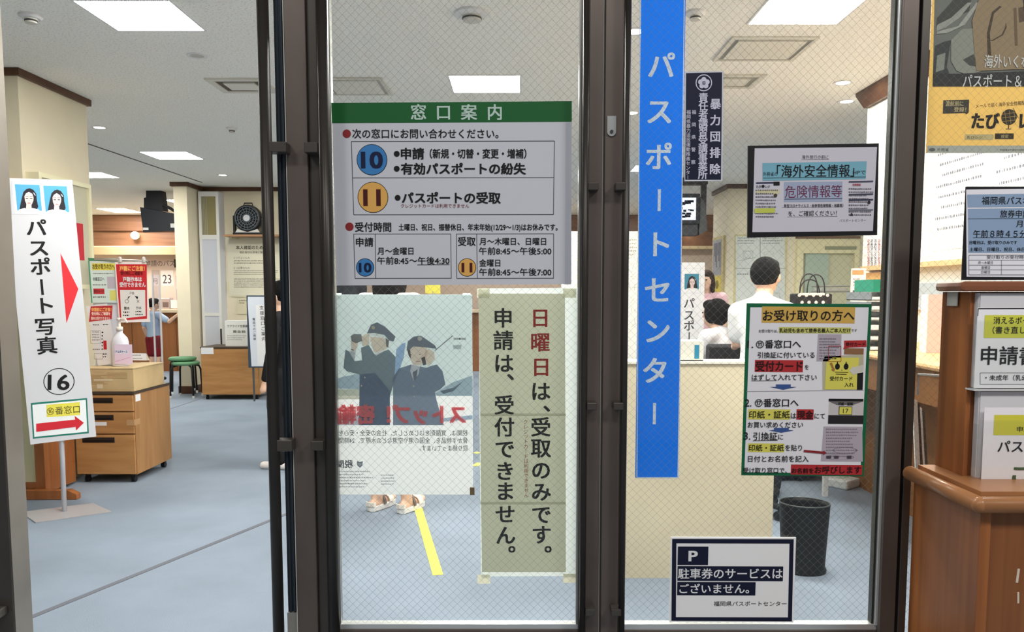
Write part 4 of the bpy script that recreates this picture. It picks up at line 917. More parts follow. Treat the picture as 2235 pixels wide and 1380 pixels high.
q = [ZP(46, 1120), ZP(78, 1143), ZP(244, 1119), ZP(203, 1100)]
MB().prism([tuple(p)[:2] for p in q], 0.0005, 0.006).build('base_plate', mat((186, 186, 190), 0.4, 0.4), sr)
MB().bbox(top + s.N * 0.010, (0.06, 0.010, 0.3), math.atan2(s.R.y, s.R.x)).build('mount', mat((150, 150, 154), 0.4, 0.4), sr)
# ---- screen and stand behind it
SCRW = grain((140, 84, 46), (166, 104, 60), 2.0, (10, 10, 0.8))
t = thing('partition_screen', 'wood framed cream partition screen standing behind the photo sign', 'partition', (-3.4, 4.9, 0))
MB().box(-3.9, -3.06, 4.88, 4.905, 0.10, 1.96).build('panel', mat((206, 200, 164), 0.8), t)
MB().box(-3.9, -3.06, 4.872, 4.912, 0.06, 0.10).box(-3.9, -3.06, 4.872, 4.912, 1.96, 2.0).build('rail', SCRW, t)
MB().box(-3.06, -3.0, 4.865, 4.92, 0.03, 2.0).build('post', SCRW, t)
MB().prismx([(-3.4, 0.0005), (-2.78, 0.0005), (-2.78, 0.035), (-2.83, 0.06), (-3.4, 0.06)], 4.82, 4.87).build('foot', SCRW, t, bevel=0.004)
MB().box(-3.045, -3.02, 4.925, 5.24, 0.02, 1.0).box(-3.046, -3.019, 4.925, 5.24, 0.16, 0.163).build('side_board', SCRW, t)
# notice boards on the pillar
fr = mat((206, 194, 140), 0.5)
t = thing('notice_board', 'notice board with pale frame on the side of the cream pillar', 'notice board', (-3.1, 5.5, 1.0))
MB().box(-3.129, -3.06, 5.06, 5.61, 1.36, 2.04).build('backing', mat((196, 192, 168), 0.6), t)
f = MB()
for qy in ((5.06, 5.61, 1.33, 1.36), (5.06, 5.61, 2.04, 2.07), (5.03, 5.06, 1.33, 2.07), (5.61, 5.64, 1.33, 2.07)): f.box(-3.129, -3.045, *qy)
f.build('frame', mat((232, 226, 190), 0.4), t)
solo('red_poster', MB().box(-3.0599, -3.057, 5.22, 5.535, 1.53, 1.785), mat((196, 44, 56)), 'red poster on the pillar notice board beside the photo sign', 'poster')
t = thing('notice_board', 'notice board with yellowish frame at the left edge behind the photo sign', 'notice board', (-3.5, 4.98, 1.0))
MB().box(-4.4, -3.27, 4.96, 4.99, 1.1, 2.0).build('backing', mat((204, 198, 172)), t); f = MB()
f.box(-3.27, -3.22, 4.95, 4.99, 1.07, 2.06).box(-4.4, -3.27, 4.95, 4.99, 2.0, 2.06).build('frame', fr, t)
# ---- drawer units
DW = grain((166, 118, 70), (190, 142, 90), 2.2, (1.0, 8, 8), 0.45); DWs = grain((158, 112, 68), (180, 136, 86), 2.2, (8, 8, 0.9), 0.45)
def caster(root, x, y, zt):
    c = MB().tube([(x - 0.013, y, 0.0215), (x - 0.002, y, 0.0215)], 0.021, 14).tube([(x + 0.002, y, 0.0215), (x + 0.013, y, 0.0215)], 0.021, 14).box(x - 0.012, x + 0.012, y - 0.012, y + 0.016, 0.03, zt).build('caster', mat((24, 24, 26), 0.4), root)
def drawers(name, label, x0, x1, y0, y1, z0, z1, rows, handles=True):
    t = thing(name, label, 'drawer unit', ((x0 + x1) / 2, (y0 + y1) / 2, 0))
    MB().box(x0, x1, y0 + 0.016, y1, z0, z1 - 0.018).build('cabinet', DWs, t)
    MB().box(x0 - 0.004, x1 + 0.004, y0 - 0.002, y1 + 0.003, z1 - 0.018, z1).build('top', mat((70, 58, 46), 0.5), t)
    for a, b in rows:
        d = MB().box(x0 + 0.004, x1 - 0.004, y0, y0 + 0.0155, a, b).build('drawer', DW, t, bevel=0.002)
        if handles:
            h = MB().box(x0 + 0.05, x0 + 0.27, y0 - 0.003, y0 - 0.0001, b - 0.052, b - 0.016).build('recessed_pull', mat((44, 34, 28), 0.5), d, bevel=0.004)
            MB().box(x0 + 0.058, x0 + 0.262, y0 - 0.0045, y0 - 0.003, b - 0.046, b - 0.034).build('recessed_pull', mat((20, 16, 14), 0.6), d)
    for x in (x0 + 0.05, x1 - 0.04):
        for y in (y0 + 0.05, y1 - 0.05): caster(t, x, y, z0)
    return t
DX0, DX1, DY0, DY1, DZ = -3.02, -2.612, 5.25, 5.80, 0.632
dt = drawers('drawer_unit', 'brown three drawer unit on casters by the open doorway', DX0, DX1, DY0, DY1, 0.058, DZ, [(0.065, 0.335), (0.345, 0.49), (0.50, 0.607)])
MB().box(DX1 + 0.0005, DX1 + 0.0015, DY0 + 0.03, DY0 + 0.10, 0.56, 0.607).build('paper_tag', PAPER, dt); MB().box(DX0 + 0.14, DX0 + 0.22, DY0 - 0.0015, DY0 - 0.0003, 0.40, 0.425).build('paper_tag', PAPER, dt)
MB().box(DX1 - 0.05, DX1 + 0.0, DY0 - 0.0015, DY0 - 0.0003, 0.40, 0.44).box(DX1 + 0.0003, DX1 + 0.0015, DY0, DY0 + 0.08, 0.40, 0.44).build('brown_tape', mat((186, 146, 104)), dt)
rt = drawers('drawer_unit', 'plain brown backed drawer unit on casters in front of the far cream wall', -3.86, -3.16, 9.45, 9.95, 0.06, 0.648, [(0.065, 0.62)], False)
MB().box(-3.85, -3.70, 9.446, 9.449, 0.56, 0.64).build('paper_tag', PAPER, rt)
# ---- cardboard box and the things on it
CB = mat((196, 170, 126), 0.85, vary=0.05, scale=6)
bx0, bx1, by0, by1, bz = -2.995, -2.615, 5.27, 5.72, DZ + 0.158
t = thing('cardboard_box', 'closed tan cardboard box on top of the drawer unit', 'box', ((bx0 + bx1) / 2, (by0 + by1) / 2, DZ))
MB().box(bx0, bx1, by0, by1, DZ + 0.0005, bz - 0.004).build('carton', CB, t)
MB().box(bx0 - 0.002, (bx0 + bx1) / 2 + 0.03, by0 - 0.002, by1, bz - 0.004, bz).box((bx0 + bx1) / 2 + 0.031, bx1 + 0.004, by0 - 0.004, by1, bz - 0.0035, bz + 0.002).build('flap', mat((206, 182, 140), 0.85), t)
MB().box(bx0 + 0.13, bx0 + 0.17, by0 - 0.0012, by0 - 0.0002, DZ + 0.02, DZ + 0.05).box(bx0 + 0.11, bx0 + 0.24, by0 - 0.0012, by0 - 0.0002, DZ + 0.072, DZ + 0.084).build('packing_tape', mat((214, 198, 164), 0.3), t)
g = MB()
for kx in range(7): g.box(bx0 + 0.03, bx0 + 0.20 - 0.02 * (kx % 3), by0 - 0.001, by0 - 0.0002, DZ + 0.05 + kx * 0.010, DZ + 0.053 + kx * 0.010)
g.build('faint_print', mat((166, 136, 92)), t)
g = MB(); 
for kx in range(5): g.box(bx0 + 0.20, bx0 + 0.34, by0 - 0.001, by0 - 0.0002, DZ + 0.09 + kx * 0.009, DZ + 0.093 + kx * 0.009)
g.build('faint_print', mat((172, 142, 98)), t)
b0 = U(264, 790, 5.42)
t = thing('sanitizer_bottle', 'white hand sanitizer pump bottle standing on the cardboard box', 'bottle', (b0.x, 5.42, bz))
MB().lathe((b0.x, 5.42, bz + 0.0005), [(0.055, 0), (0.058, 0.01), (0.058, 0.17), (0.05, 0.2), (0.028, 0.225), (0.02, 0.235), (0.02, 0.25)], 24, 1.0, 0.7).build('bottle', mat((226, 226, 236), 0.35), t, smooth=True)
MB().lathe((b0.x, 5.42, bz + 0.25), [(0.022, 0), (0.022, 0.025), (0.009, 0.03), (0.009, 0.07), (0.016, 0.072), (0.016, 0.088), (0.004, 0.09)], 16).tube([(b0.x, 5.42, bz + 0.33), (b0.x + 0.05, 5.405, bz + 0.33), (b0.x + 0.065, 5.4, bz + 0.305)], [0.008, 0.008, 0.006], 10).build('pump', mat((232, 226, 218), 0.35), t, smooth=True)
s = Sign('label', '', '', [(250, 752), (289, 752), (289, 795), (250, 795)], 5.376, thick=0.001, board=mat((226, 206, 228)), board_name='label', root=t)
s.rect(252, 764, 280, 772, mat((226, 226, 238)), 'label_band', 1); s.row('アルボナース', 252, 278, 768, 6, mat((50, 60, 150)), 0.03, 2, 'label_lettering'); s.line(252, 790, 284, 780, 1, mat((214, 150, 190)), 'label_band', 1); s.done()
# poster stand on the box
t = thing('poster_stand', 'white stand on the cardboard box holding red and green posters', 'stand', (b0.x, 5.5, bz))
MB().box(U(206, 700, 5.52).x, U(262, 700, 5.52).x, 5.515, 5.525, bz + 0.0005, 1.50).build('white_panel', mat((222, 222, 230)), t)
MB().box(U(206, 700, 5.52).x, U(262, 700, 5.52).x, 5.47, 5.57, bz + 0.0005, bz + 0.006).build('foot', mat((222, 222, 230)), t)
MB().tube([U(206, 566, 5.50), U(322, 570, 5.46)], 0.006, 8).build('clip_bar', mat((176, 172, 170), 0.3, 0.6), t)
for px in (262, 314): MB().lathe(U(px, 567, 5.455), [(0.0001, -0.02), (0.012, -0.016), (0.014, 0), (0.01, 0.016), (0.0001, 0.02)], 12).build('clip', mat((206, 200, 196), 0.3, 0.4), t)
s = Sign('pickup_leaflet', 'green topped pickup leaflet left of the red family register poster', 'poster', [(192, 563), (256, 565), (256, 660), (199, 662)], 5.50, thick=0.001, board=mat((212, 226, 222)))
s.poly([(192, 563), (256, 565), (256, 570), (193, 570)], mat((80, 150, 110)), 'green_border', 1); s.poly([(192, 570), (195.5, 570), (202, 661), (199, 661)], mat((90, 160, 120)), 'green_border', 1)
s.rect(201, 575, 252, 590, mat((228, 214, 88)), 'highlight', 1); s.row('お受け取りの方へ', 202, 250, 582, 11, INK, 0.02); s.fine(203, 595, 252, 599, 1, mat((90, 90, 90)), 2); s.row('⑪番窓口へ', 203, 228, 609, 8, mat((60, 66, 70)), 0.01); s.fine(203, 619, 236, 625, 1, mat((120, 122, 124)), 2)
s.rect(204, 630, 228, 642, mat((196, 56, 64)), 'red_box', 1); s.row('受付カード', 205, 227, 636, 7, mat((90, 20, 24)), 0.02); s.fine(203, 645, 237, 652, 1, mat((120, 122, 124)), 2); s.rect(234, 604, 252, 630, mat((190, 182, 196)), 'picture', 1); s.rect(240, 634, 254, 656, mat((220, 216, 120)), 'picture', 1)
s.done()
s = Sign('register_poster', 'red family register warning poster clipped above the sanitizer bottle', 'poster', [(250, 570), (322, 573), (324, 700), (260, 707)], 5.46, thick=0.001, board=mat((238, 226, 222)))
s.poly([(253, 577), (320.5, 577), (321, 696), (262, 700)], mat((198, 40, 48)), 'red_ground', 1); s.poly([(262, 633), (317, 633), (318, 690), (265, 696)], mat((226, 222, 218)), 'white_box', 2)
s.row('戸籍にご注意！', 261, 316, 586, 10.5, mat((250, 190, 110)), 0.03, 3); s.row('受付時にご確認を', 263, 312, 596.5, 8, mat((92, 16, 20)), 0.03, 3); s.row('戸籍抄本は', 268, 310, 609.5, 10.5, PAPER, 0.03, 3); s.row('受付できません', 261, 318, 621.5, 10.5, PAPER, 0.03, 3)
s.row('戸籍', 283, 293, 640, 6.5, mat((90, 80, 80)), 0.0, 3)
for q in ([(285, 646), (278, 655), (280, 648)], [(294, 646), (300, 654), (302, 648)]): s.poly(q, INK, 'arrow', 3)
s.disc(277, 658, 4.2, INK, 'ring', 3, r0=3.4); s.line(299, 655, 304, 661, 0.8, INK, 'cross', 3); s.line(304, 655, 299, 661, 0.8, INK, 'cross', 3)
s.row('謄本', 271, 283, 673, 7, INK, 0.01, 3); s.row('抄本', 297, 309, 672, 7, mat((90, 90, 90)), 0.01, 3); s.fine(269, 678, 286, 692, 2, INK, 3); s.fine(296, 677, 313, 690, 2, INK, 3)
s.done()
s = Sign('applicant_leaflet', 'red headed white leaflet leaning below the green topped leaflet', 'poster', [(197, 666), (247, 664), (245, 790), (205, 802)], 5.44, thick=0.001, board=mat((226, 222, 224)))
s.poly([(198, 669), (246, 667), (244, 697), (194, 703)], mat((188, 48, 52)), 'red_header', 1); s.row('申請前にご注意！', 200, 243, 676, 8, mat((250, 190, 120)), 0.03, 2); s.row('受付時にご確認を', 200, 241, 685, 7, mat((250, 220, 210)), 0.03, 2); s.row('謄本は受付できません', 199, 241, 695, 7, mat((250, 220, 210)), 0.02, 2)
s.row('1', 226, 233, 753, 20, mat((196, 36, 44)), 0.05, 2); s.fine(203, 707, 218, 712, 1, INK, 2); s.fine(225, 706, 240, 711, 1, INK, 2); s.box(198, 722, 220, 750, 0.7, mat((140, 130, 130))); s.box(206, 772, 224, 784, 0.7, mat((140, 130, 130))); s.fine(201, 722, 219, 745, 4, mat((140, 132, 132)), 2); s.fine(203, 760, 221, 766, 1, mat((120, 110, 110)), 2); s.fine(225, 770, 236, 782, 2, INK, 2); s.fine(222, 722, 226, 766, 6, INK, 2)
s.done()
s = Sign('small_card', 'small white folded card on the cardboard box right of the sanitizer bottle', 'card', [(287, 771), (320, 772), (319, 787), (287, 787)], 5.55, thick=0.001, board=PAPER)
s.fine(289, 774, 314, 777, 1, INK, 2); s.fine(290, 781, 314, 784, 1, INK, 2); s.done()
MB().add([U(320, 772, 5.55), U(327, 787, 5.62), U(319, 787, 5.55)], [(0, 1, 2)]).build('folded_side', mat((206, 200, 186)), s.root)
# hanging clear guards beyond the box
t = thing('clear_guard', 'clear plastic guard panel on a thin post between the posters and the counter', 'guard', ZP(346, 812))
MB().box(U(335, 700, 9.6).x, U(352, 700, 9.6).x, 9.6, 9.606, U(340, 760, 9.6).z, U(340, 590, 9.6).z).build('clear_sheet', glass((0.86, 0.86, 0.9, 1)), t)
for px in (336, 351): MB().box(U(px, 700, 9.6).x - 0.008, U(px, 700, 9.6).x + 0.008, 9.59, 9.61, 0.0, U(340, 600, 9.6).z).build('post', mat((206, 202, 204), 0.35), t)
# ---- stools
def stool(x, y, label, z=0.0, tw=0.0):
    t = thing('stool', label, 'stool', (x, y, z), 'green topped stools')
    gm = mat((96, 146, 108), 0.6); bk = mat((30, 32, 32), 0.4)
    MB().lathe((x, y, z + 0.405), [(0.0001, 0.0), (0.155, 0), (0.165, 0.008), (0.165, 0.03), (0.15, 0.042), (0.0001, 0.045)], 28).build('seat', gm, t, smooth=True)
    for a in range(4):
        c, s_ = math.cos(tw + math.pi / 4 + a * math.pi / 2), math.sin(tw + math.pi / 4 + a * math.pi / 2)
        MB().tube([(x + c * 0.10, y + s_ * 0.10, z + 0.403), (x + c * 0.165, y + s_ * 0.165, z + 0.385), (x + c * 0.185, y + s_ * 0.185, z + 0.34), (x + c * 0.2, y + s_ * 0.2, z + 0.03)], 0.012, 10).build('leg', bk, t, smooth=True)
        MB().lathe((x + c * 0.2, y + s_ * 0.2, z + 0.0005), [(0.014, 0), (0.014, 0.03)], 10).build('foot_cap', mat((220, 222, 220)), t)
p = Vector((-4.16, 9.72, 0)); stool(p.x, p.y, 'green topped stool with black legs before the narrow cream pillar, lower one of the stack')
stool(p.x - 0.06, p.y + 0.05, 'green topped stool stacked on another stool before the narrow cream pillar', 0.052, 0.5)
# ---- far cream wall things
t = thing('white_cabinet', 'tall narrow white steel cabinet door with a window at the top', 'cabinet', (-4.06, 10.3, 0))
wc = mat((214, 216, 222), 0.5)
cx0, cx1, cy = -4.17, -3.91, 10.3
MB().box(cx0, cx1, cy + 0.02, 10.499, 0.02, 2.62).build('body', wc, t)
f = MB()
for z0, z1 in ((0.03, 0.07), (1.0, 1.04), (2.00, 2.06), (2.56, 2.62)): f.box(cx0 + 0.035, cx1 - 0.035, cy, cy + 0.02, z0, z1)
f.box(cx0, cx0 + 0.035, cy, cy + 0.02, 0.03, 2.62).box(cx1 - 0.035, cx1, cy, cy + 0.02, 0.03, 2.62).build('door_frame', mat((228, 228, 226), 0.5), t)
MB().box(cx0 + 0.035, cx1 - 0.035, cy + 0.008, cy + 0.018, 2.06, 2.56).build('window_panel', mat((150, 140, 100), 0.3), t)
MB().box(cx0 + 0.035, cx1 - 0.035, cy + 0.01, cy + 0.019, 0.07, 2.0).build('door_panel', mat((206, 210, 222), 0.5), t)
g = MB()
for kx in range(4): g.box(cx0 + 0.04 + kx * 0.02, cx0 + 0.048 + kx * 0.02, cy + 0.002, cy + 0.008, 2.06, 2.56)
g.build('blind_slats', mat((170, 168, 150)), t)
MB().box(cx1 - 0.02, cx1 - 0.004, cy - 0.02, cy - 0.0005, 0.62, 0.83).build('handle', mat((40, 40, 42)), t)
solo('light_switch', MB().box(-3.905, -3.872, 10.488, 10.4995, 1.33, 1.45).box(-3.898, -3.88, 10.482, 10.488, 1.36, 1.42), mat((222, 214, 180)), 'cream light switch plate beside the white cabinet', 'switch')
t = thing('wall_shelf', 'thin brown wall shelf under the fan', 'shelf', (-3.4, 10.4, 2.05))
MB().box(-3.83, -2.95, 10.22, 10.499, 2.035, 2.06).build('board', grain((150, 112, 80), (170, 132, 98), 2, (1, 8, 8)), t)
for x in (-3.75, -3.05): MB().prism([(x, 10.25), (x + 0.02, 10.25), (x + 0.02, 10.499), (x, 10.499)], 2.015, 2.035).build('bracket', mat((200, 190, 150)), t)
fx, fy, fz = U(540, 465, 10.3).x, 10.34, 2.0605
t = thing('fan', 'black round air circulator fan on the wall shelf', 'fan', (fx, fy, fz))
bk2 = mat((30, 32, 34), 0.4); R_ = 0.175; c = Vector((fx, fy, fz + 0.215))
MB().box(fx - 0.19, fx + 0.19, fy - 0.08, fy + 0.08, fz, fz + 0.03).build('base', bk2, t, bevel=0.01)
for sx in (-1, 1): MB().box(fx + sx * 0.185 - 0.012, fx + sx * 0.185 + 0.012, fy - 0.03, fy + 0.03, fz + 0.03, fz + 0.25).build('arm', bk2, t)
MB().lathe(c, [(0.0001, 0.09), (0.12, 0.09), (R_, 0.04), (R_ + 0.004, -0.03), (R_ - 0.006, -0.07), (R_ - 0.02, -0.072), (R_ - 0.022, -0.03), (0.0001, -0.025)], 36, axis='Y').build('housing', bk2, t)
g = MB()
for r in (0.05, 0.085, 0.12, 0.15): g.tube([c + Vector((r * math.cos(a), -0.07, r * math.sin(a))) for a in [2 * math.pi * i / 28 for i in range(29)]], 0.004, 6, False)
for i in range(18):
    a = i * math.pi / 9; g.tube([c + Vector((0.04 * math.cos(a), -0.068, 0.04 * math.sin(a))), c + Vector((0.16 * math.cos(a + .25), -0.066, 0.16 * math.sin(a + .25)))], 0.003, 5)
g.build('grille', mat((112, 120, 130), 0.3, 0.3), t)
MB().lathe(c + Vector((0, -0.082, 0)), [(0.0001, 0), (0.042, 0), (0.042, 0.012), (0.0001, 0.012)], 20, axis='Y').build('hub', mat((196, 198, 204), 0.3), t)
MB().prismx([(fx - 0.16, fz + 0.03), (fx + 0.16, fz + 0.03), (fx + 0.13, fz + 0.075), (fx, fz + 0.035), (fx - 0.13, fz + 0.075)], fy - 0.06, fy - 0.04).build('light_panel', mat((206, 206, 204)), t)
MB().tube([c + Vector((-0.06, 0, 0.165)), c + Vector((-0.05, 0, 0.2)), c + Vector((0.05, 0, 0.2)), c + Vector((0.06, 0, 0.165))], 0.008, 8).build('handle', bk2, t)
s = Sign('identity_poster', 'large framed cream poster of identity papers below the fan shelf', 'poster', [(503, 513), (630, 516), (630, 648), (503, 650)], 10.49, thick=0.02, board=mat((214, 206, 176)), board_name='frame')
s.poly([(494, 518), (618, 520), (618, 645), (500, 646)], mat((224, 220, 198)), 'paper_sheet', 1)
s.row('本人確認のための書類', 515, 600, 540.5, 8, mat((60, 56, 46)), 0.02); s.row('現在有効な原本に限ります', 523, 590, 551, 5, mat((90, 84, 70)), 0.01); s.row('１つでよいもの', 510, 545, 563, 5, mat((80, 76, 62)), 0.0); s.row('２つ必要なもの', 510, 545, 585, 5, mat((80, 76, 62)), 0.0)
s.fine(511, 567, 612, 577, 2, mat((120, 116, 100))); s.fine(511, 589, 612, 601, 3, mat((150, 146, 128))); s.fine(511, 607, 612, 629, 5, mat((100, 96, 82))); s.done()
s = Sign('donation_box', 'white box with printed label on the rear drawer unit', 'box', [(492, 700), (553, 700), (556, 756), (491, 756)], 9.6, thick=0.16, board=mat((222, 222, 216)), board_name='box')
s.row('ウクライナ支援募金', 496, 546, 712, 5.5, mat((90, 90, 84)), 0.01); s.row('募金箱', 508, 536, 724, 5.5, mat((90, 90, 84)), 0.01); s.fine(496, 731, 540, 744, 3, mat((160, 160, 152))); s.done()
s = Sign('small_wall_notice', 'small cream notice low on the wall below the framed poster', 'notice', [(517, 650), (542, 650), (543, 686), (518, 686)], 10.49, thick=0.002, board=mat((222, 214, 184)))
s.fine(522, 654, 538, 664, 2, mat((120, 112, 92))); s.done()
s = Sign('support_board', 'white standing board with rounded dark frame beside the rear drawer unit', 'board', [(536, 645), (625, 645), (632, 803), (544, 803)], 9.2, thick=0.02, board=mat((60, 74, 88)), board_name='dark_frame')
s.poly([(541, 648), (622, 648), (628, 800), (549, 800), (540.5, 660)], mat((216, 222, 232)), 'white_panel', 1); s.poly([(558, 666), (606, 666), (611, 798), (562, 798)], mat((232, 232, 232)), 'paper_sheet', 2)
s.col('支援窓口ご案内', 571, 672, 576, 740, 9.5, mat((50, 48, 48)), 0.01, 3); s.col('電話でのご相談', 554, 697, 556, 740, 6, mat((70, 72, 80)), 0.01, 3); r = s.done()
for px in (552, 622): MB().tube([U(px, 780, 9.23), Vector((U(px, 780, 9.23).x, 9.24, 0.012))], 0.012, 8).build('leg', mat((80, 84, 90), 0.4), r)
# ---- hanging television on the left
t = thing('television', 'black television seen from the back, hanging from the ceiling over the left counter', 'television', (U(345, 500, 10.8).x, 10.8, 2.0))
b3 = mat((34, 38, 46), 0.5)
A = lambda px, py, dy=0.0: U(px, py, 10.8 + dy)
def slab(pts, y0, y1): return MB().prismx([(p.x, p.z) for p in [U(a, b, y0) for a, b in pts]], y0, y1)
slab([(305, 452), (384, 467), (390, 503), (312, 507)], 10.8, 10.86).build('back_cover', b3, t, bevel=0.006)
slab([(309, 456), (391, 468), (395, 500), (316, 503)], 10.86, 11.15).build('cabinet', mat((24, 26, 32), 0.5), t)
slab([(319, 413), (350, 413), (356, 460), (318, 456)], 10.82, 10.98).build('bracket', mat((28, 30, 36), 0.5), t)
slab([(314, 432), (322, 430), (322, 455), (314, 455)], 10.83, 10.9).build('bracket', mat((28, 30, 36), 0.5), t)
MB().tube([A(355, 447), A(372, 455), A(382, 462), A(384, 472)], 0.02, 10).build('cable_loop', mat((26, 28, 34), 0.5), t)
MB().box(A(334, 420).x - 0.05, A(334, 420).x + 0.05, 10.85, 10.95, U(334, 425, 10.85).z - 0.1, CEIL_Z - 0.0005).build('ceiling_pole', b3, t)
for q in ((312, 497, 324, 502), (372, 488, 384, 497)):
    a, b_ = U(q[0], q[1], 10.798), U(q[2], q[3], 10.798); MB().box(a.x, b_.x, 10.797, 10.7995, b_.z, a.z).build('white_label', PAPER, t)
# ---- long counter with its panel sign
t = thing('long_counter', 'long wooden counter across the far end with pale top', 'counter', (-3, 13.2, 0))
cw = grain((136, 86, 50), (158, 104, 64), 1.6, (6, 6, 0.5))
fr_ = MB()
MB().box(-7.99, 2.5, 12.95, 13.6, 0, 0.98).build('front_panel', cw, t)
for i in range(14): fr_.box(-7.9 + i * 0.74, -7.894 + i * 0.74, 12.944, 12.95, 0.02, 0.98)
fr_.build('panel_joint', mat((90, 54, 32)), t)
MB().box(-7.99, 2.5, 12.86, 13.62, 0.98, 1.02).build('top', mat((206, 188, 160), 0.5), t)
s = Sign('counter_header_sign', 'long pinkish board with grey letters above the far counter', 'sign', [(190, 562), (420, 562), (420, 588), (190, 588)], 14.295, thick=0.02, board=mat((206, 186, 176)))
s.row('旅券申請のパスポート', 290, 420, 575, 13, mat((116, 104, 104)), 0.01); r = s.done()
s = Sign('date_card', 'white card with the number 23 above the far counter', 'card', [(352, 591), (379, 590), (378, 624), (352, 624)], 14.298, thick=0.01, board=mat((224, 212, 206)))
s.row('23', 355, 374, 609, 20, mat((84, 74, 78)), 0.01); s.done()
s = Sign('date_card', 'white card with the month character left of the number 23', 'card', [(330, 600), (347, 600), (347, 624), (330, 624)], 14.298, thick=0.01, board=mat((220, 204, 198)))
s.ch('月', 339, 614, 14, mat((110, 96, 96))); s.done()
s = Sign('number_panel', 'mauve vertical panel with a white number six by the far counter', 'panel', [(384, 602), (405, 602), (405, 672), (384, 672)], 13.4, thick=0.02, board=mat((186, 164, 172)))
s.poly([(385, 611), (392.5, 611), (392.5, 630), (385, 630)], PAPER, 'number_plate', 1); s.row('6', 386.5, 390.5, 621, 10, mat((130, 110, 116)), 0, 2); s.done()
solo('black_frame', MB().box(U(380, 575, 14.25).x, U(396, 575, 14.25).x, 14.25, 14.299, U(380, 584, 14.25).z, U(380, 566, 14.25).z), BLACK, 'small black square display right of the grey letters above the far counter', 'display')
s = Sign('paper_tray', 'white paper pile on the far counter below the number 23 card', 'tray', [(372, 655), (386, 655), (386, 673), (372, 673)], 13.2, thick=0.15, board=PAPER, board_name='pile'); s.done()
s = Sign('form_rack', 'clear rack of forms on the far counter left of the white paper pile', 'rack', [(344, 650), (370, 650), (370, 674), (344, 674)], 13.2, thick=0.15, board=mat((190, 170, 166), 0.3), board_name='rack')
s.rect(346, 662, 352, 672, mat((110, 96, 92)), 'forms', 1); s.rect(355, 660, 368, 671, mat((120, 104, 100)), 'forms', 1); s.rect(344, 650, 370, 653, PAPER, 'forms', 1); s.done()
solo('translucent_banner', MB().box(-7.6, -4.6, 14.0, 14.018, U(300, 556, 14).z, 2.12), mat((176, 154, 120), 0.5), 'pale strip hanging along the top of the far counter recess', 'strip')
# globe lamps on the fascia
def globe(px, py, label):
    p = U(px, py, 14.0); t = thing('wall_lamp', label, 'wall lamp', p, 'round lamps on the fascia')
    MB().ell((p.x, 13.99, p.z), (0.07, 0.07, 0.07)).build('globe', emis((255, 240, 206), 5), t, smooth=True)
    MB().lathe((p.x, 14.04, p.z), [(0.04, -0.0), (0.05, 0.058)], 16, axis='Y').build('base', mat((190, 170, 130), 0.4), t)
globe(295, 514, 'round lit lamp on the fascia below and left of the hanging black television')
globe(1509, 508, 'round lit lamp on the fascia below the right television')
# ================================================================== floor tape
p, q = ZP(911, 1104), ZP(956, 1256)
solo('floor_tape', strip(p, q, 0.048, 0.0005, 0.0025), mat((232, 226, 92)), 'long strip of yellow tape on the carpet behind the door glass', 'tape')
for a, b, l in (((1036, 988), (1046, 990), 'short yellow tape mark on the carpet beside the beige paper notice, farther one'), ((1036, 1018), (1048, 1011), 'short yellow tape mark on the carpet beside the beige paper notice, nearer one')):
    p, q = ZP(*a), ZP(*b); solo('floor_tape', strip(p, q, 0.05, 0.0005, 0.0025), mat((232, 226, 110)), l, 'tape', 'short yellow tape marks')
# ================================================================== right side of the office
# ---- low partition with top, just behind the right pane
PX0, PX1 = U(1300, 1000, 3.47).x, U(1690, 1000, 3.47).x
t = thing('low_partition', 'beige waist high partition behind the blue banner', 'partition', ((PX0 + PX1) / 2, 3.5, 0))
MB().box(PX0, PX1, 3.47, 3.50, 0.0, 0.985).build('panel', mat((226, 214, 184), 0.8, vary=0.02, scale=3), t)
MB().box(PX0 - 0.005, PX1 + 0.005, 3.462, 3.60, 0.985, 0.995).build('cap', mat((238, 234, 220), 0.6), t)
MB().box(PX0 + 0.05, PX1 - 0.05, 3.505, 3.59, 0.0, 0.985).build('backing', mat((190, 176, 144), 0.8), t)
# box of forms on the partition
bw0, bw1 = U(1440, 760, 3.53).x, U(1531, 760, 3.53).x
t = thing('form_box', 'white plastic box of papers with blue label on the partition', 'box', ((bw0 + bw1) / 2, 3.53, 0.9955))
zt_ = U(1500, 745, 3.5).z
MB().box(bw0, bw1, 3.49, 3.495, 0.9955, zt_).box(bw0, bw1, 3.575, 3.58, 0.9955, zt_).box(bw0, bw0 + .005, 3.495, 3.575, 0.9955, zt_).box(bw1 - .005, bw1, 3.495, 3.575, 0.9955, zt_).box(bw0, bw1, 3.49, 3.58, 0.9955, 1.0).build('box', mat((226, 224, 212), 0.5), t)
MB().box(U(1516, 765, 3.49).x, U(1526, 765, 3.49).x, 3.488, 3.4898, U(1520, 783, 3.49).z, U(1520, 753, 3.49).z).build('blue_label', mat((46, 138, 170)), t)
MB().box(bw0 + .01, bw1 - .01, 3.5, 3.57, 1.0, zt_ + 0.004).build('papers', mat((236, 234, 224)), t)
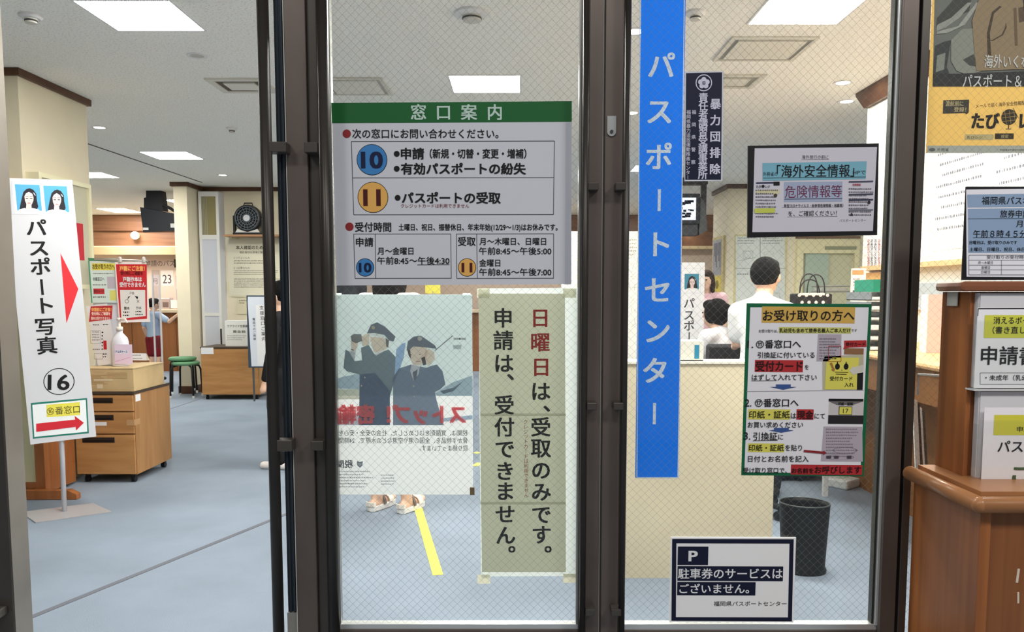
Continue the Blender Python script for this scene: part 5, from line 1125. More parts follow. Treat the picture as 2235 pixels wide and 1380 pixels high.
# ---- second photo sign
s = Sign('photo_sign', 'smaller white passport photo sign seen right of the blue banner', 'sign', [(1445, 573), (1537, 573), (1534, 890), (1446, 890)], 7.4, thick=0.02, board=mat((242, 242, 246)), board_name='sign_board')
portrait(s, 1494, 598, 1525.5, 632, (70, 140, 165)); portrait(s, 1455, 598, 1487, 632, (70, 140, 165)); s.box(1450, 586, 1529, 640, 0.6, mat((200, 205, 214)), 'photo_frame', 1)
for c, y in zip('パスポート', (662, 688, 711, 736, 760)): s.ch(c, 1504, y, 25, mat((70, 70, 78)), 0.015, 2)
r = s.done()
MB().tube([s.O - s.Up * s.h / 2 - s.N * -0.0 + Vector((0, 0.03, 0.1)), Vector((s.O.x, s.O.y + 0.03, 0.006))], 0.014, 10).build('pole', mat((198, 198, 204), 0.35, 0.3), r)
MB().box(s.O.x - 0.2, s.O.x + 0.2, s.O.y - 0.15, s.O.y + 0.2, 0.0005, 0.006).build('base_plate', mat((186, 186, 190), 0.4, 0.4), r)
# ---- television with the lit picture
tx0, tx1 = U(1440, 450, 9.6).x, U(1528, 450, 9.6).x; z0, z1 = U(1480, 484, 9.6).z, U(1480, 428, 9.6).z
t = thing('television', 'black television with a lit screen hanging from the ceiling right of the blue banner', 'television', (tx1, 9.7, 2.3))
MB().box(tx0, tx1, 9.6, 9.9, z0 - 0.03, z1 + 0.03).build('cabinet', mat((22, 22, 28), 0.4), t, bevel=0.01)
MB().prismx([(tx1, z0 - 0.16), (tx1 + 0.10, z0 - 0.1), (tx1 + 0.07, z1 - 0.1), (tx1, z1)], 9.62, 9.9).build('side_speaker', mat((58, 60, 60), 0.6), t)
MB().box(tx0, tx1 - 0.02, 9.62, 9.88, z0 - 0.16, z0 - 0.03).build('lower_cabinet', mat((40, 40, 44), 0.5), t)
scr = MB().box(tx0 + .04, tx1 - .05, 9.597, 9.5995, z0 + 0.02, z1 - 0.02).build('screen', emis((226, 232, 246), 1.3), t)
g = MB(); random.seed(3)
for i in range(16):
    x = random.uniform(tx0 + .2, tx1 - .12); z = random.uniform(z0 + .04, z1 - .07); g.box(x, x + random.uniform(.02, .07), 9.5955, 9.597, z, z + random.uniform(.01, .04))
g.build('screen_picture', emis((14, 18, 40), 0.4), scr)
for x in (tx1 + 0.03, tx0): MB().box(x, x + 0.06, 9.66, 9.72, z0, CEIL_Z - 0.04).build('bracket', mat((36, 34, 34), 0.5), t)
MB().box(tx0, tx1 + 0.09, 9.6, 9.74, CEIL_Z - 0.08, CEIL_Z - 0.0005).build('ceiling_mount', mat((36, 34, 34), 0.5), t)
# ---- pillar notice frame, map board
XL = 2.72
t = thing('framed_poster', 'tall framed poster pair on the side of the cream pillar behind the ponytail', 'poster', (XL, 10.55, 1.3))
zz0, zz1 = 1.3 - 9 / 1700 * 10.5, 1.3 + 122 / 1700 * 10.5
MB().box(XL - 0.03, XL - 0.0005, 10.28, 10.85, zz0, zz1).build('frame', mat((206, 190, 140), 0.5), t)
MB().box(XL - 0.033, XL - 0.03, 10.36, 10.80, zz0 + 0.3, zz1 - 0.04).build('grey_picture', mat((166, 166, 172)), t)
MB().box(XL - 0.033, XL - 0.03, 10.36, 10.80, zz0 + 0.03, zz0 + 0.28).build('yellow_picture', mat((228, 208, 96)), t)
g = MB()
for i in range(6): g.box(XL - 0.035, XL - 0.033, 10.40 + i * .06, 10.43 + i * .06, zz0 + .4 + (i % 3) * .08, zz1 - .08)
g.build('dark_figures', mat((96, 96, 108)), t)
MB().ell((XL - 0.034, 10.55, zz0 + .17), (0.002, 0.09, 0.06)).build('round_mark', mat((150, 130, 50)), t)
s = Sign('map_board', 'white board of four maps behind the person in white', 'board', [(1602, 512), (1716, 512), (1716, 680), (1602, 680)], 10.19, thick=0.02, board=mat((206, 196, 150)), board_name='frame')
s.poly([(1606, 516), (1713, 516), (1713, 677), (1606, 677)], mat((214, 218, 212)), 'white_sheet', 1)
lg = mat((150, 154, 150)); s.line(1659, 516, 1659, 677, 1.2, mat((120, 124, 116)), layer=2); s.line(1606, 586, 1713, 586, 1, mat((120, 124, 116)), layer=2)
s.fine(1610, 517, 1655, 534, 3, lg); s.fine(1664, 517, 1710, 534, 3, lg); s.fine(1609, 595, 1640, 602, 1, lg); s.box(1622, 548, 1643, 564, 0.8, lg, layer=2); s.disc(1632, 556, 8, lg, 'map_ring', 2, r0=7.2); s.disc(1678, 553, 11, lg, 'map_ring', 2, ry=4, r0=10.2); s.line(1612, 570, 1650, 562, 0.8, lg, layer=2); s.line(1700, 545, 1710, 556, 0.8, lg, layer=2); s.box(1684, 640, 1702, 662, 0.7, lg, layer=2)
s.done()
# ---- booth window in the back wall
t = thing('window_3', 'booth window with cream frame behind the striped bag', 'window', (U(1800, 600, 10.15).x, 10.15, 1.0), kind='structure')
wx0, wx1 = U(1737, 600, 10.15).x, U(1872, 600, 10.15).x; wz0, wz1 = 1.02, U(1800, 516, 10.15).z
cf = mat((232, 222, 180), 0.7)
MB().box(wx0, wx0 + .08, 10.12, 10.199, wz0, wz1 - .03).box(wx1 - .06, wx1, 10.12, 10.199, wz0, wz1 - .03).build('frame', cf, t)
MB().box(wx0 + .08, wx1 - .06, 10.12, 10.199, wz1 - 0.22, wz1 - .03).build('frame', cf, t)
MB().box(wx0, wx1, 10.10, 10.199, wz1 - .03, wz1).build('head_rail', mat((120, 92, 70)), t)
MB().box(wx0 + .08, wx1 - .06, 10.17, 10.199, wz0, wz1 - .22).build('back', mat((206, 202, 170), 0.8), t)
MB().box(U(1757, 600, 10.14).x, U(1808, 600, 10.14).x, 10.145, 10.155, wz0, U(1800, 549, 10.14).z).build('frosted_pane', mat((176, 190, 172), 0.4), t)
MB().box(U(1800, 540, 10.13).x, U(1868, 540, 10.13).x, 10.11, 10.12, U(1800, 545, 10.13).z, U(1800, 538, 10.13).z).build('rail', mat((150, 150, 120)), t)
# ---- writing desk along the back and the right counter
t = thing('right_counter', 'long wooden counter along the right wall', 'counter', (2.1, 4.2, 0))
ow = grain((206, 160, 112), (222, 180, 132), 2, (6, 1, 6)); ob = grain((128, 88, 54), (150, 106, 68), 2, (6, 6, 0.6))
MB().box(1.80, 2.465, 2.05, 6.6, 0.965, 1.0).tube([(1.80, 2.05, 0.982), (1.80, 6.6, 0.982)], 0.018, 10).build('top', ow, t)
MB().box(1.84, 1.87, 2.06, 6.59, 0.80, 0.965).build('apron', ob, t)
MB().box(2.30, 2.33, 2.06, 6.6, 0.0, 0.965).build('back_panel', ob, t)
MB().box(1.87, 2.30, 6.55, 6.59, 0, 0.965).build('end_panel', ob, t)
MB().box(1.86, 1.90, 2.06, 2.10, 0, 0.8).build('leg', ob, t)
MB().box(U(1800, 1000, 4.9).x, U(1810, 1000, 4.9).x, 4.9, 4.93, 0.0, 0.964).build('leg', mat((226, 226, 222)), t)['label'] = 'white square leg'
# polka dot bag
bY = 5.6; xa, xb = U(1732, 650, bY).x, U(1808, 650, bY).x; bt = U(1770, 641, bY).z
t = thing('tote_bag', 'black polka dot tote bag with looped handles on the right counter', 'bag', ((xa + xb) / 2, bY, 1.0005))
MB().prism([(xa, bY - .06), (xb, bY - .06), (xb + .05, bY + .06), (xa - 0.01, bY + .06)], 1.0005, bt).build('bag', mat((40, 38, 42), 0.7), t, bevel=0.01)
g = MB()
for r_ in range(5):
    for c_ in range(5):
        x = xa + 0.02 + c_ * (xb - xa - 0.03) / 4.4 + (r_ % 2) * .02; z = bt - 0.012 - r_ * 0.05
        if x < xb - 0.012 and z > 1.02: g.lathe((x, bY - 0.0605, z), [(0.0001, 0), (0.012, 0), (0.012, -0.001), (0.0001, -0.001)], 12, axis='Y', M=Matrix.Rotation(math.pi, 3, 'Z'))
g.build('white_dots', PAPER, t)
MB().box(xa + .02, xb - .05, bY - .064, bY - .06, bt - 0.012, bt + 0.004).build('white_trim', PAPER, t)
for i, (a, b, h) in enumerate(((.03, .16, .16), (.09, .22, .155), (.045, .19, .12))):
    y = bY - .03 + .02 * i; n = 14
    MB().tube([(xa + a + (b - a) * k / n - 0.012 * math.sin(math.pi * 2 * k / n), y, bt - .02 + h * math.sin(math.pi * k / n) ** 0.55) for k in range(n + 1)], 0.0045, 8).build('handle', mat((54, 50, 52), 0.6), t, smooth=True)
solo('crumpled_bag', MB().ell((xa + 0.03, bY + .14, 1.09), (0.10, 0.05, 0.0895)), mat((232, 232, 232), 0.6, bump=0.6, scale=20), 'crumpled white plastic bag behind the polka dot tote', 'bag', smooth=True)
bx, bY2 = U(1812, 640, 5.95).x, 5.95
t = thing('wire_basket', 'grey wire letter basket behind the polka dot tote', 'basket', (bx, bY2, 1.0005))
g = MB(); z1 = U(1812, 625, bY2).z
for z in (1.006, 1.1, 1.2, z1 - .04, z1): g.tube([(bx - .1, bY2 - .1, z), (bx + .1, bY2 - .1, z), (bx + .1, bY2 + .1, z), (bx - .1, bY2 + .1, z), (bx - .1, bY2 - .1, z)], 0.006, 6)
g.build('wire_frame', mat((130, 132, 132), 0.4, 0.4), t)
g = MB()
for z in (1.1, 1.2, z1 - .03): g.box(bx - .095, bx + .095, bY2 - .09, bY2 + .09, z, z + 0.015)
g.build('tray', mat((170, 172, 170), 0.5), t)
s = Sign('card_stand', 'narrow orange and white card stand on the right counter', 'card', [(1858, 586), (1889, 586), (1889, 668), (1858, 668)], 4.7, thick=0.01, board=mat((236, 230, 218)), board_name='card')
s.rect(1860, 590, 1885, 600, mat((228, 150, 100)), 'orange_band', 1); s.fine(1862, 606, 1882, 626, 3, mat((150, 130, 130))); s.fine(1861, 630, 1884, 656, 2, mat((84, 76, 76)), fill=0.45, rag=0); r = s.done()
MB().box(s.O.x - .05, s.O.x + .05, 4.69, 4.8, 1.0005, s.O.z - s.h / 2 + 0.01).build('foot', mat((226, 222, 214)), r)
# letter trays
tX0, tX1, tY = U(1899, 700, 4.05).x, U(1948, 700, 4.05).x, 4.05
t = thing('letter_tray', 'grey stacked letter trays full of paper on the right counter', 'letter tray', ((tX0 + tX1) / 2, tY, 1.0005))
zs = [1.0005 + i * 0.052 for i in range(6)]
for z in zs:
    MB().box(tX0, tX1, tY, tY + .3, z, z + .005).box(tX0, tX0 + .004, tY, tY + .3, z, z + .045).box(tX1 - .004, tX1, tY, tY + .3, z, z + .045).build('tray', mat((120, 126, 130), 0.4), t)
    MB().box(tX0 + .006, tX1 - .02, tY - .01, tY + .28, z + .006, z + 0.006 + random.uniform(.01, .026)).build('papers', mat((232, 234, 230)), t)
solo('green_file_box', MB().box(tX0 + .02, tX1, tY + .02, tY + .25, zs[-1] + .046, zs[-1] + .11), mat((30, 136, 108), 0.5), 'green file box on top of the grey letter trays', 'box')
# papers and strip on the right wall
s = Sign('wall_paper_notice', 'white paper with vertical red and black writing on the right wall', 'notice', frame=((2.4675, 5.40, 1.565), (0, -1, 0), (0, 0, 1), 0.28, 0.30), thick=0.002, board=mat((236, 234, 232)))
for i, x in enumerate((1896, 1903, 1911, 1919)): s.col('受取のお客様へ', x, 528, x, 588, 6, mat((170, 90, 96)) if i in (0, 3) else mat((90, 90, 110)), 0.0)
s.done()
for i, (y, z, w, h, l) in enumerate(((4.42, 1.86, 0.55, 0.62, 'white wall poster with handwriting right of the steel post, farther one'), (3.92, 1.86, 0.40, 0.62, 'white wall poster with handwriting above the hours notice, nearer one'))):
    s = Sign('wall_poster', l, 'poster', frame=((2.4675, y, z), (0, -1, 0), (0, 0, 1), w, h), thick=0.002, board=mat((236, 236, 230)))
    for k in range(8):
        b = MB(); x = -w / 2 + .04 + (k % 3) * .03
        while x < w / 2 - .06:
            ww = random.uniform(.006, .016); zz = h / 2 - .07 - k * .062
            b.add([s.O + s.R * (x + a) + s.Up * (zz + c) + s.N * .001 for a, c in ((0, 0), (ww, 0), (ww, .016 * random.uniform(.5, 1)), (0, .016))], [(0, 1, 2, 3)]); x += ww + random.uniform(.006, .014)
        b.build('handwriting', mat((120, 122, 132)), s.root)
    s.done()
solo('wall_strip', MB().box(2.44, 2.4695, 2.3, 5.0, 1.20, 1.36), mat((178, 190, 196), 0.4), 'pale blue grey strip along the right wall above the counter', 'wall strip')
solo('wall_strip', MB().box(2.435, 2.4695, 5.02, 5.60, 1.33, 1.44), mat((222, 178, 116), 0.5), 'orange wooden strip low on the right wall', 'wall strip')
px_ = U(2036, 700, 3.9); t = thing('pink_folder', 'pale pink folder standing on the right counter behind the kiosk', 'folder', (px_.x, 3.9, 1.0005))
MB().box(U(2024, 700, 3.9).x, U(2062, 700, 3.9).x, 3.9, 3.96, 1.0005, U(2036, 643, 3.9).z).build('cover', mat((236, 196, 188)), t)
MB().box(U(2022.5, 700, 3.9).x, U(2024, 700, 3.9).x, 3.898, 3.96, 1.0005, U(2036, 643, 3.9).z).build('spine', mat((246, 236, 230)), t)
s = Sign('white_wall_paper', 'blank white sheet low on the right wall beside the steel post', 'paper', frame=((2.4675, 4.90, 1.60), (0, -1, 0), (0, 0, 1), 0.36, 0.17), thick=0.002, board=mat((244, 244, 246))); s.done()
# white scale on the floor, bin, chairs
p = ZP(1837, 1062); t = thing('white_floor_box', 'flat white square device on the carpet under the right counter', 'device', (p.x, p.y, 0))
MB().bbox((p.x, p.y, 0.031), (0.17, 0.17, 0.061), math.radians(38)).build('case', mat((222, 224, 222), 0.4), t, bevel=0.012)
MB().bbox((p.x, p.y, 0.0625), (0.09, 0.05, 0.002), math.radians(38)).build('top_plate', mat((190, 204, 190)), t)
p = ZP(1769, 1262); p2 = U(1771, 1120, p.y + 0.11)
t = thing('waste_bin', 'black oval waste bin on the carpet behind the parking notice', 'waste bin', (p.x, p.y + 0.1, 0))
bm_ = mat((8, 10, 10), 0.5); zt = 0.325; c = Vector((p.x, p.y + 0.1, 0))
M_ = Matrix.Rotation(math.radians(-12), 3, 'Z')
MB().lathe(c, [(0.0001, 0.004), (0.103, 0.0005), (0.106, 0.012), (0.098, 0.03), (0.113, zt - 0.01), (0.115, zt), (0.109, zt), (0.106, zt - 0.02), (0.092, 0.03), (0.0001, 0.02)], 40, 1.0, 0.82, M=M_).build('body', bm_, t, smooth=True)
MB().tube([c + M_ @ Vector((0.112 * math.cos(a), 0.112 * .82 * math.sin(a), zt)) for a in [2 * math.pi * i / 40 for i in range(41)]], 0.0035, 8, False).build('rim', mat((70, 76, 76), 0.3), t, smooth=True)
def office_chair(x, y, rz, label, back_h=0.98, w=0.42, sz=0.47):
    t = thing('office_chair', label, 'chair', (x, y, 0), 'dark office chairs')
    M = Matrix.Rotation(rz, 3, 'Z'); W = lambda a, b, c_: Vector((x, y, 0)) + M @ Vector((a, b, c_))
    dkc = mat((62, 62, 66), 0.7); bl_ = mat((24, 26, 28), 0.4)
    MB().bbox(W(0, 0.0, sz), (w + .04, 0.44, 0.07), rz).build('seat', dkc, t, bevel=0.02)
    b = MB().bbox(W(0, -0.235, back_h - 0.17), (w, 0.045, 0.34), rz).build('backrest', dkc, t, bevel=0.02)
    MB().bbox(W(0, -0.262, back_h - 0.155), (w - 0.04, 0.008, 0.26), rz).build('back_shell', mat((40, 40, 44), 0.4), b, bevel=0.003)
    MB().tube([W(0, -0.25, back_h - 0.32), W(0, -0.24, 0.45), W(0, -0.1, 0.42)], 0.02, 10).build('back_bar', bl_, t)
    MB().lathe(W(0, 0, 0.09), [(0.03, 0), (0.03, 0.34)], 14).build('column', bl_, t)
    for k in range(5):
        a = rz + k * 2 * math.pi / 5 + 0.3; e = Vector((x + .28 * math.cos(a), y + .28 * math.sin(a), 0.075))
        l = MB().tube([(x, y, 0.11), e], [0.03, 0.018], 10).build('leg', bl_, t)
        MB().tube([e + Vector((-.022 * math.sin(a), .022 * math.cos(a), -.046)), e + Vector((.022 * math.sin(a), -.022 * math.cos(a), -.046))], 0.028, 14).tube([e, e - Vector((0, 0, 0.04))], 0.012, 8).build('caster', bl_, l)
    return t
office_chair(1.62, 6.3, 0.0, 'dark chair with the seated girl, its back just above the partition', 0.905, 0.30, 0.40)
office_chair(1.31, 4.58, math.radians(8), 'dark office chair behind the partition corner beside the waste bin', 0.86, 0.40)
t = thing('dark_case', 'low black case on the carpet under the right counter', 'case', (1.85, 5.4, 0))
MB().box(U(1700, 1040, 5.2).x, U(1796, 1040, 5.2).x, 5.3, 5.5, 0.02, 0.24).build('case', mat((32, 38, 40), 0.5), t, bevel=0.015)
MB().tube([(1.80, 5.29, .2), (1.82, 5.27, .22), (1.90, 5.27, .22), (1.92, 5.29, .2)], 0.008, 8).build('handle', BLACK, t)
for x in (1.76, 1.95): MB().tube([(x, 5.32, 0.0205), (x + .03, 5.32, 0.0205)], 0.02, 12).build('wheel', BLACK, t)
# white pinned sheet panel left of the blue banner
s = Sign('white_plan_board', 'white board covered with drawn plans left of the blue banner', 'board', [(1225, 505), (1394, 505), (1394, 788), (1225, 788)], 6.0, thick=0.03, board=mat((226, 224, 216)), board_name='panel')
for i in range(26):
    x, y = random.uniform(1360, 1392), random.uniform(520, 780); s.line(x, y, x + random.uniform(-12, 12), y + random.uniform(-14, 14), 0.8, mat((168, 164, 154)), 'pencil_lines', 1)
s.fine(1366, 520, 1392, 560, 5, mat((170, 166, 156))); r = s.done()
for px in (1240, 1385): MB().tube([U(px, 780, 6.02), Vector((U(px, 780, 6.02).x, 6.02, 0.0))], 0.015, 8).build('leg', mat((200, 200, 196), 0.4), r)
# small desk for the girl and the person in white
t = thing('writing_desk', 'pale writing desk in front of the girl with a ponytail', 'desk', (0.7, 6.5, 0))
MB().box(0.30, 0.98, 6.35, 6.9, 0.70, 0.73).build('desk_top', mat((206, 190, 160), 0.5), t)
for x in (0.33, 0.95):
    for y in (6.38, 6.87): MB().box(x - .015, x + .015, y - .015, y + .015, 0, .70).build('leg', mat((150, 150, 150), 0.4), t)
for i, (px, py, w, l) in enumerate(((938, 630, .09, 'yellow paper peeking out below the green headed notice'),)):
    p = U(px, py, 5.2); s = Sign('yellow_paper', l, 'paper', [(928, 600), (960, 600), (962, 641), (928, 641)], 7.0, thick=0.002, board=mat((236, 224, 96))); r = s.done()
    MB().tube([s.O - s.Up * s.h / 2 + Vector((0, .01, .02)), Vector((s.O.x, 7.01, 0))], 0.012, 8).build('stand_pole', mat((180, 180, 176), 0.4), r)
    MB().lathe((s.O.x, 7.01, 0.0005), [(0.14, 0), (0.14, 0.01), (0.02, 0.02)], 24).build('stand_base', mat((180, 180, 176), 0.4), r)
# ================================================================== people
def person(name, label, x, y, H, yaw, skin, top, bottom, hair, J=None, sleeve='short', legs='long', hairstyle='short', shoes=(40, 40, 42), coat=False, fingers=True, sh=None, hyaw=0.0):
    """J overrides joints in units of body height: x to the person's right, y forward, z up"""
    t = thing(name, label, 'person', (x, y, 0))
    j = dict(pelvis=(0, 0, .53), belly=(0, .005, .61), chest=(0, 0, .72), neck=(0, -.005, .82), head=(0, .012, .925),
             shL=(-.115, -.005, .80), elL=(-.135, -.01, .63), wrL=(-.14, .03, .48), shR=(.115, -.005, .80), elR=(.135, -.01, .63), wrR=(.14, .03, .48),
             hipL=(-.05, 0, .5), knL=(-.055, .012, .28), anL=(-.055, -.01, .045), hipR=(.05, 0, .5), knR=(.055, .012, .28), anR=(.055, -.01, .045))
    if J: j.update(J)
    M = Matrix.Rotation(yaw, 3, 'Z'); P0 = Vector((x, y, 0))
    W = lambda p: P0 + M @ (Vector(p) * H)
    V = {k: W(v) for k, v in j.items()}
    sk = mat(skin, 0.55)
    E3 = lambda r: tuple(a * H for a in r)
    def torso(mb, g=0.0):
        mb.ell(V['pelvis'], E3((.088 + g, .062 + g, .065 + g)), M=M).ell(V['belly'], E3((.08 + g, .058 + g, .075 + g)), M=M).ell(V['chest'], E3((.098 + g, .066 + g, .095 + g)), M=M)
        mb.cap(V['pelvis'], V['belly'], (.062 + g) * H, (.06 + g) * H).cap(V['belly'], V['chest'], (.06 + g) * H, (.062 + g) * H)
        for sx in (-.022, .022):
            o = M @ Vector((sx * H, 0, 0)); mb.cap(V['pelvis'] + o, V['belly'] + o, (.058 + g) * H, (.055 + g) * H).cap(V['belly'] + o, V['chest'] + o, (.055 + g) * H, (.06 + g) * H)
        for q in 'LR': mb.cap(V['neck'] - Vector((0, 0, .012 * H)), V['sh' + q], (.03 + g * .6) * H, (.034 + g) * H)
        mb.cap(V['shL'], V['shR'], (.034 + g) * H, (.034 + g) * H).cap(V['chest'], (V['shL'] + V['shR']) / 2, (.06 + g) * H, (.045 + g) * H)
    def arm(mb, s, g=0.0, upto=2):
        a, e, w = V['sh' + s], V['el' + s], V['wr' + s]
        if upto == 1: mb.cap(a, a.lerp(e, 0.72), (.031 + g) * H, (.028 + g) * H)
        else: mb.cap(a, e, (.031 + g) * H, (.024 + g) * H).cap(e, e.lerp(w, .9 if g else 1), (.024 + g) * H, (.016 + g) * H)
    def leg(mb, s, g=0.0, upto=2):
        a, e, w = V['hip' + s], V['kn' + s], V['an' + s]
        if upto == 1: mb.cap(a, a.lerp(e, 0.75), (.053 + g) * H, (.044 + g) * H)
        else: mb.cap(a, e, (.053 + g) * H, (.036 + g) * H).cap(e, w, (.036 + g) * H, (.022 + g) * H)
    b = MB(); torso(b)
    hd = V['head']; hm = Mh = M @ Matrix.Rotation(hyaw, 3, 'Z')
    b.cap(V['neck'] - Vector((0, 0, .02 * H)), hd - Vector((0, 0, .045 * H)), .036 * H, .034 * H).ell(hd, E3((.052, .064, .068)), M=hm)
    b.ell(hd + Mh @ Vector(E3((0, .022, -.04))), E3((.036, .036, .034)), M=hm).cap(hd + Mh @ Vector(E3((0, .058, .0))), hd + Mh @ Vector(E3((0, .07, -.016))), .006 * H, .0095 * H)
    for sx in (-1, 1): b.ell(hd + Mh @ Vector(E3((sx * .054, -.004, -.008))), E3((.008, .014, .02)), M=hm)
    for s_ in 'LR':
        arm(b, s_); leg(b, s_)
        an = V['an' + s_]; to = an + M @ Vector(E3((.0, .1, -.022))); b.cap(an + M @ Vector(E3((0, -.02, -.025))), to, .02 * H, .016 * H).cap(an, an + M @ Vector(E3((0, .03, -.02))), .022 * H, .02 * H)
        w = V['wr' + s_]; d = (w - V['el' + s_]).normalized(); sd = (M @ Vector((0, 1, 0))); sd = (sd - d * sd.dot(d)).normalized(); nn = d.cross(sd)
        pc = w + d * .028 * H; b.cap(w, w + d * .048 * H, .013 * H, .017 * H)
        if fingers:
            for q, (o, L) in enumerate(((-.019, .036), (-.0065, .044), (.006, .046), (.0185, .038))):
                r0 = w + d * .052 * H + sd * o * H; k1 = r0 + d * L * .5 * H + sd * o * .3 * H; k2 = k1 + d * L * .45 * H + nn * L * .28 * H * (1 if s_ == 'L' else -1)
                b.cap(w + d * .03 * H + sd * o * .6 * H, r0, .0075 * H, .0062 * H).cap(r0, k1, .0062 * H, .0056 * H).cap(k1, k2, .0056 * H, .0045 * H)
            r0 = w + d * .016 * H + sd * .016 * H; k1 = r0 + d * .022 * H + sd * .024 * H; b.cap(r0, k1, .0075 * H, .0065 * H).cap(k1, k1 + d * .02 * H + sd * .004 * H, .0065 * H, .005 * H)
    b.remesh('body', sk, t, 0.0075 if fingers else 0.009, 2)
    c = MB(); torso(c, .008)
    for s_ in 'LR': arm(c, s_, .008 if sleeve != 'short' else .012, 1 if sleeve == 'short' else 2)
    c.cap(V['neck'] - Vector((0, 0, .03 * H)), V['neck'] - Vector((0, 0, .008 * H)), .05 * H, .043 * H)
    if coat: c.cap(V['pelvis'] - Vector((0, 0, .02 * H)), V['pelvis'] - Vector((0, 0, .2 * H)), .085 * H, .09 * H)
    c.remesh('coat' if coat else 'shirt', mat(top, 0.85, bump=0.15, scale=14), t, 0.011, 6)
    c = MB().ell(V['pelvis'] - Vector((0, 0, .01 * H)), E3((.098, .072, .062)), M=M)
    for s_ in 'LR': leg(c, s_, .014 if legs == 'short' else .01, 1 if legs == 'short' else 2)
    c.remesh('shorts' if legs == 'short' else 'trousers', mat(bottom, 0.85), t, 0.011, 4)
    h = MB().ell(hd + Mh @ Vector(E3((0, -.012, .014))), E3((.06, .066, .066)), M=hm).ell(hd + Mh @ Vector(E3((0, .03, .045))), E3((.045, .035, .028)), M=hm).ell(hd + Mh @ Vector(E3((0, -.032, .0 if hairstyle == 'short' else -.012))), E3((.052, .042, .042 if hairstyle == 'short' else .05)), M=hm)
    if hairstyle == 'ponytail':
        a = hd + Mh @ Vector(E3((0, -.07, .03))); h.cap(a, a + Mh @ Vector(E3((0, -.03, -.02))), .024 * H, .026 * H).cap(a + Mh @ Vector(E3((0, -.03, -.02))), a + Mh @ Vector(E3((0, -.045, -.13))), .026 * H, .012 * H)
        for sx in (-1, 1): h.ell(hd + Mh @ Vector(E3((sx * .043, -.012, .004))), E3((.02, .046, .056)), M=hm)
    if hairstyle == 'long':
        h.ell(hd + Mh @ Vector(E3((0, -.035, -.06))), E3((.06, .035, .09)), M=hm)
        for sx in (-1, 1): h.ell(hd + Mh @ Vector(E3((sx * .053, -.005, -.03))), E3((.014, .03, .07)), M=hm)
    h.remesh('hair', mat(tuple(int(v * 0.6) for v in hair), 0.7, bump=0.8, scale=90, spec=0.15), t, 0.008, 3)
    for sx in (-1, 1): MB().ell(hd + Mh @ Vector(E3((sx * .021, .0585, .004))), E3((.0085, .005, .0045)), 10, 8, M=hm).build('eye', mat((30, 24, 22), 0.3), t, smooth=True)
    MB().ell(hd + Mh @ Vector(E3((0, .0545, -.036))), E3((.015, .005, .0035)), 10, 8, M=hm).build('mouth', mat((176, 96, 92), 0.5), t, smooth=True)
    for s_ in 'LR':
        an = V['an' + s_]
        if sh == 'sandal': continue
        z_ = an.z - .03 * H
        s1 = MB(); s1.cap(an + M @ Vector(E3((0, -.018, -.022))), an + M @ Vector(E3((0, .105, -.026))), .026 * H, .021 * H).cap(an + M @ Vector(E3((0, 0, -.015))), an + M @ Vector(E3((0, .04, -.022))), .027 * H, .023 * H)
        s1.remesh('shoe', mat(shoes, 0.6), t, 0.009, 3)
    return t
SKN = (226, 186, 160)
def R(d): return math.radians(d)
# boy in white, head bowed, seen from behind
px = U(1672, 640, 5.1)
person('person', 'person in white shirt with short black hair, seen from behind with bowed head', U(1672, 640, 4.95).x - 0.015, 4.95, 1.58, R(-14), SKN, (232, 232, 232), (44, 46, 54), (22, 20, 22),
       dict(belly=(0, 0, .62), chest=(0, .015, .695), neck=(0.0, .045, .80), head=(.012, .085, .893), shL=(-.096, .02, .745), shR=(.096, .02, .745), elL=(-.095, .05, .62), elR=(.095, .05, .62), wrL=(-.1, .17, .6), wrR=(.1, .17, .6)), fingers=False, hyaw=R(-22))
# girl with ponytail seated, facing left and away
g_ = U(1566, 700, 5.0)
sj = dict(pelvis=(0, 0, .33), belly=(0, .0, .42), chest=(0, .02, .53), neck=(0, .03, .625), head=(0.0, .06, .715), shL=(-.11, .02, .60), shR=(.11, .02, .60), elL=(-.115, .08, .46), elR=(.115, .08, .46), wrL=(-.07, .2, .46), wrR=(.07, .2, .46),
          hipL=(-.05, .02, .32), hipR=(.05, .02, .32), knL=(-.06, .24, .31), knR=(.06, .24, .31), anL=(-.06, .22, .05), anR=(.06, .22, .05))
person('person', 'seated girl in white blouse with black ponytail behind the partition', 1.67, 6.3, 1.585, R(38), SKN, (232, 230, 234), (60, 60, 70), (26, 22, 24), sj, hairstyle='ponytail', fingers=False)
# pink clothed woman sliver
pk_ = U(1541, 640, 8.9)
person('person', 'person in pink top standing between the photo sign and the cream pillar', pk_.x, 8.9, 1.56, R(150), SKN, (232, 190, 196), (90, 84, 90), (96, 72, 62), hairstyle='long', fingers=False)
# child at the far counter
ch = ZP(338, 822)
person('person', 'child in light blue shirt and dark red shorts reaching out by the far counter', U(336, 760, 11.6).x, 11.6, 1.22, R(-30), SKN, (164, 186, 212), (122, 24, 36), (28, 24, 24),
       dict(elR=(.22, .06, .72), wrR=(.33, .12, .815), elL=(-.15, -.02, .64), wrL=(-.2, .05, .52), head=(-.02, .03, .93)), legs='short', fingers=True)
# person in black behind the left pull bar
pb_ = ZP(604, 1028)
person('person', 'person in black coat hidden behind the steel pull bar at the doorway', U(601, 800, 5.75).x + 0.055, 5.75, 1.39, R(80), SKN, (22, 20, 24), (20, 20, 24), (18, 16, 18), None, sleeve='long', coat=True, shoes=(232, 226, 220), fingers=False)
# dark suited person left of the guide sign
person('person', 'person in dark clothes mostly hidden behind the green headed notice', U(748, 600, 6.6).x, 6.6, 1.68, R(60), SKN, (36, 40, 46), (34, 36, 42), (30, 26, 26), None, sleeve='long', fingers=False)
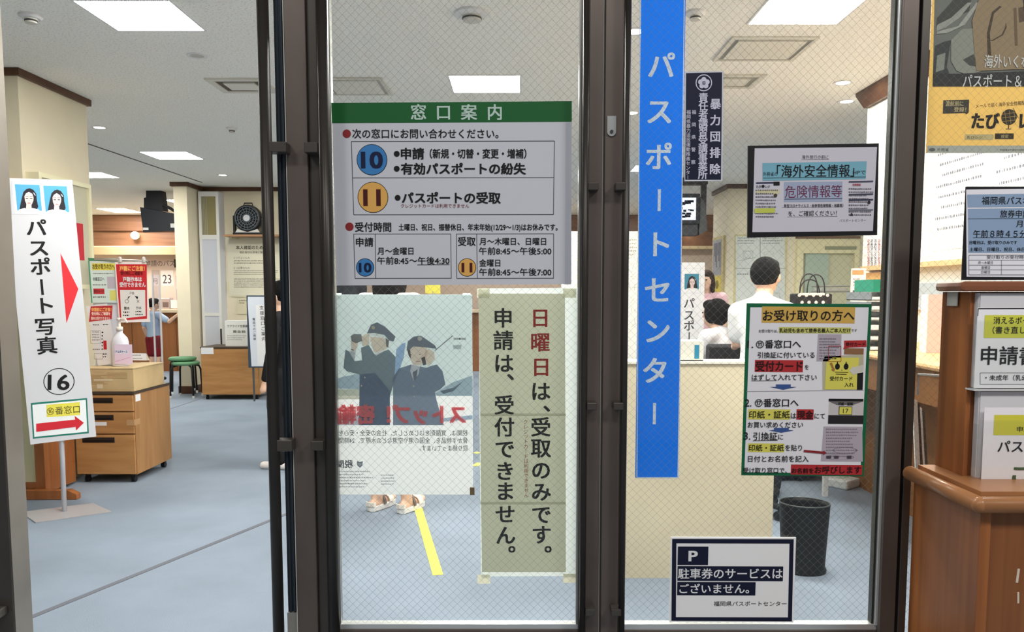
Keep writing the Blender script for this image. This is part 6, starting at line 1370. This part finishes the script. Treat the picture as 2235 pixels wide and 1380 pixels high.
# person in sandals behind the reversed poster
ft1, ft2 = ZP(826, 1106), ZP(893, 1112)
mid = (ft1 + ft2) / 2 - Vector((0, 0.1, 0)); H_ = 1.55
st = person('person', 'person in white top and sandals standing behind the reversed poster', mid.x, mid.y + 0.05, H_, R(-28), SKN, (236, 234, 230), (226, 222, 214), (40, 32, 30),
            dict(anL=(-.06, -.02, .05), anR=(.06, .01, .05), knL=(-.055, .0, .28), knR=(.055, .012, .28)), hairstyle='long', sh='sandal', fingers=False, legs='short')
Mx = Matrix.Rotation(R(-28), 3, 'Z')
for a in ((-.06, -.02, .05), (.06, .01, .05)):
    o = Vector((mid.x, mid.y + .05, 0)) + Mx @ (Vector(a) * H_); W = lambda p: Vector((o.x, o.y, 0)) + Mx @ Vector(p)
    out = [(-.03, -.06), (.0, -.068), (.03, -.06), (.036, 0), (.042, .08), (.036, .14), (.012, .172), (-.02, .165), (-.036, .12), (-.034, .04)]
    sd_ = MB().prism([tuple(W((p[0], p[1], 0)))[:2] for p in out], 0.0008, 0.034).build('sandal', mat((232, 230, 226), 0.6), st, bevel=0.006)
    wm = mat((236, 228, 216), 0.6)
    def strap(y0, y1, h, n='strap', m=wm):
        q = MB()
        for k in range(8):
            th0, th1 = math.pi * k / 8, math.pi * (k + 1) / 8; f = lambda th, y, e=0: W(((.040 + e) * math.cos(th), y, .034 + (h + e) * math.sin(th)))
            q.add([f(th0, y0), f(th0, y1), f(th1, y1), f(th1, y0), f(th0, y0, .006), f(th0, y1, .006), f(th1, y1, .006), f(th1, y0, .006)], [(0, 1, 2, 3), (4, 7, 6, 5), (0, 4, 5, 1), (3, 2, 6, 7), (1, 5, 6, 2), (0, 3, 7, 4)])
        q.build(n, m, sd_)
    strap(.075, .115, .042); strap(.02, .04, .06, 'strap', mat((110, 100, 92), 0.5))
    MB().prism([tuple(W((p[0], p[1], 0)))[:2] for p in ((-.035, -.05), (-.03, -.064), (0, -.072), (.03, -.064), (.035, -.05), (.031, -.048), (.026, -.058), (0, -.065), (-.026, -.058), (-.031, -.048))], 0.034, 0.058).build('heel_counter', wm, sd_)
# ------------------------------------------------------------------ tidy up
bpy.data.objects.remove(_fo, do_unlink=True); bpy.data.curves.remove(_fc)
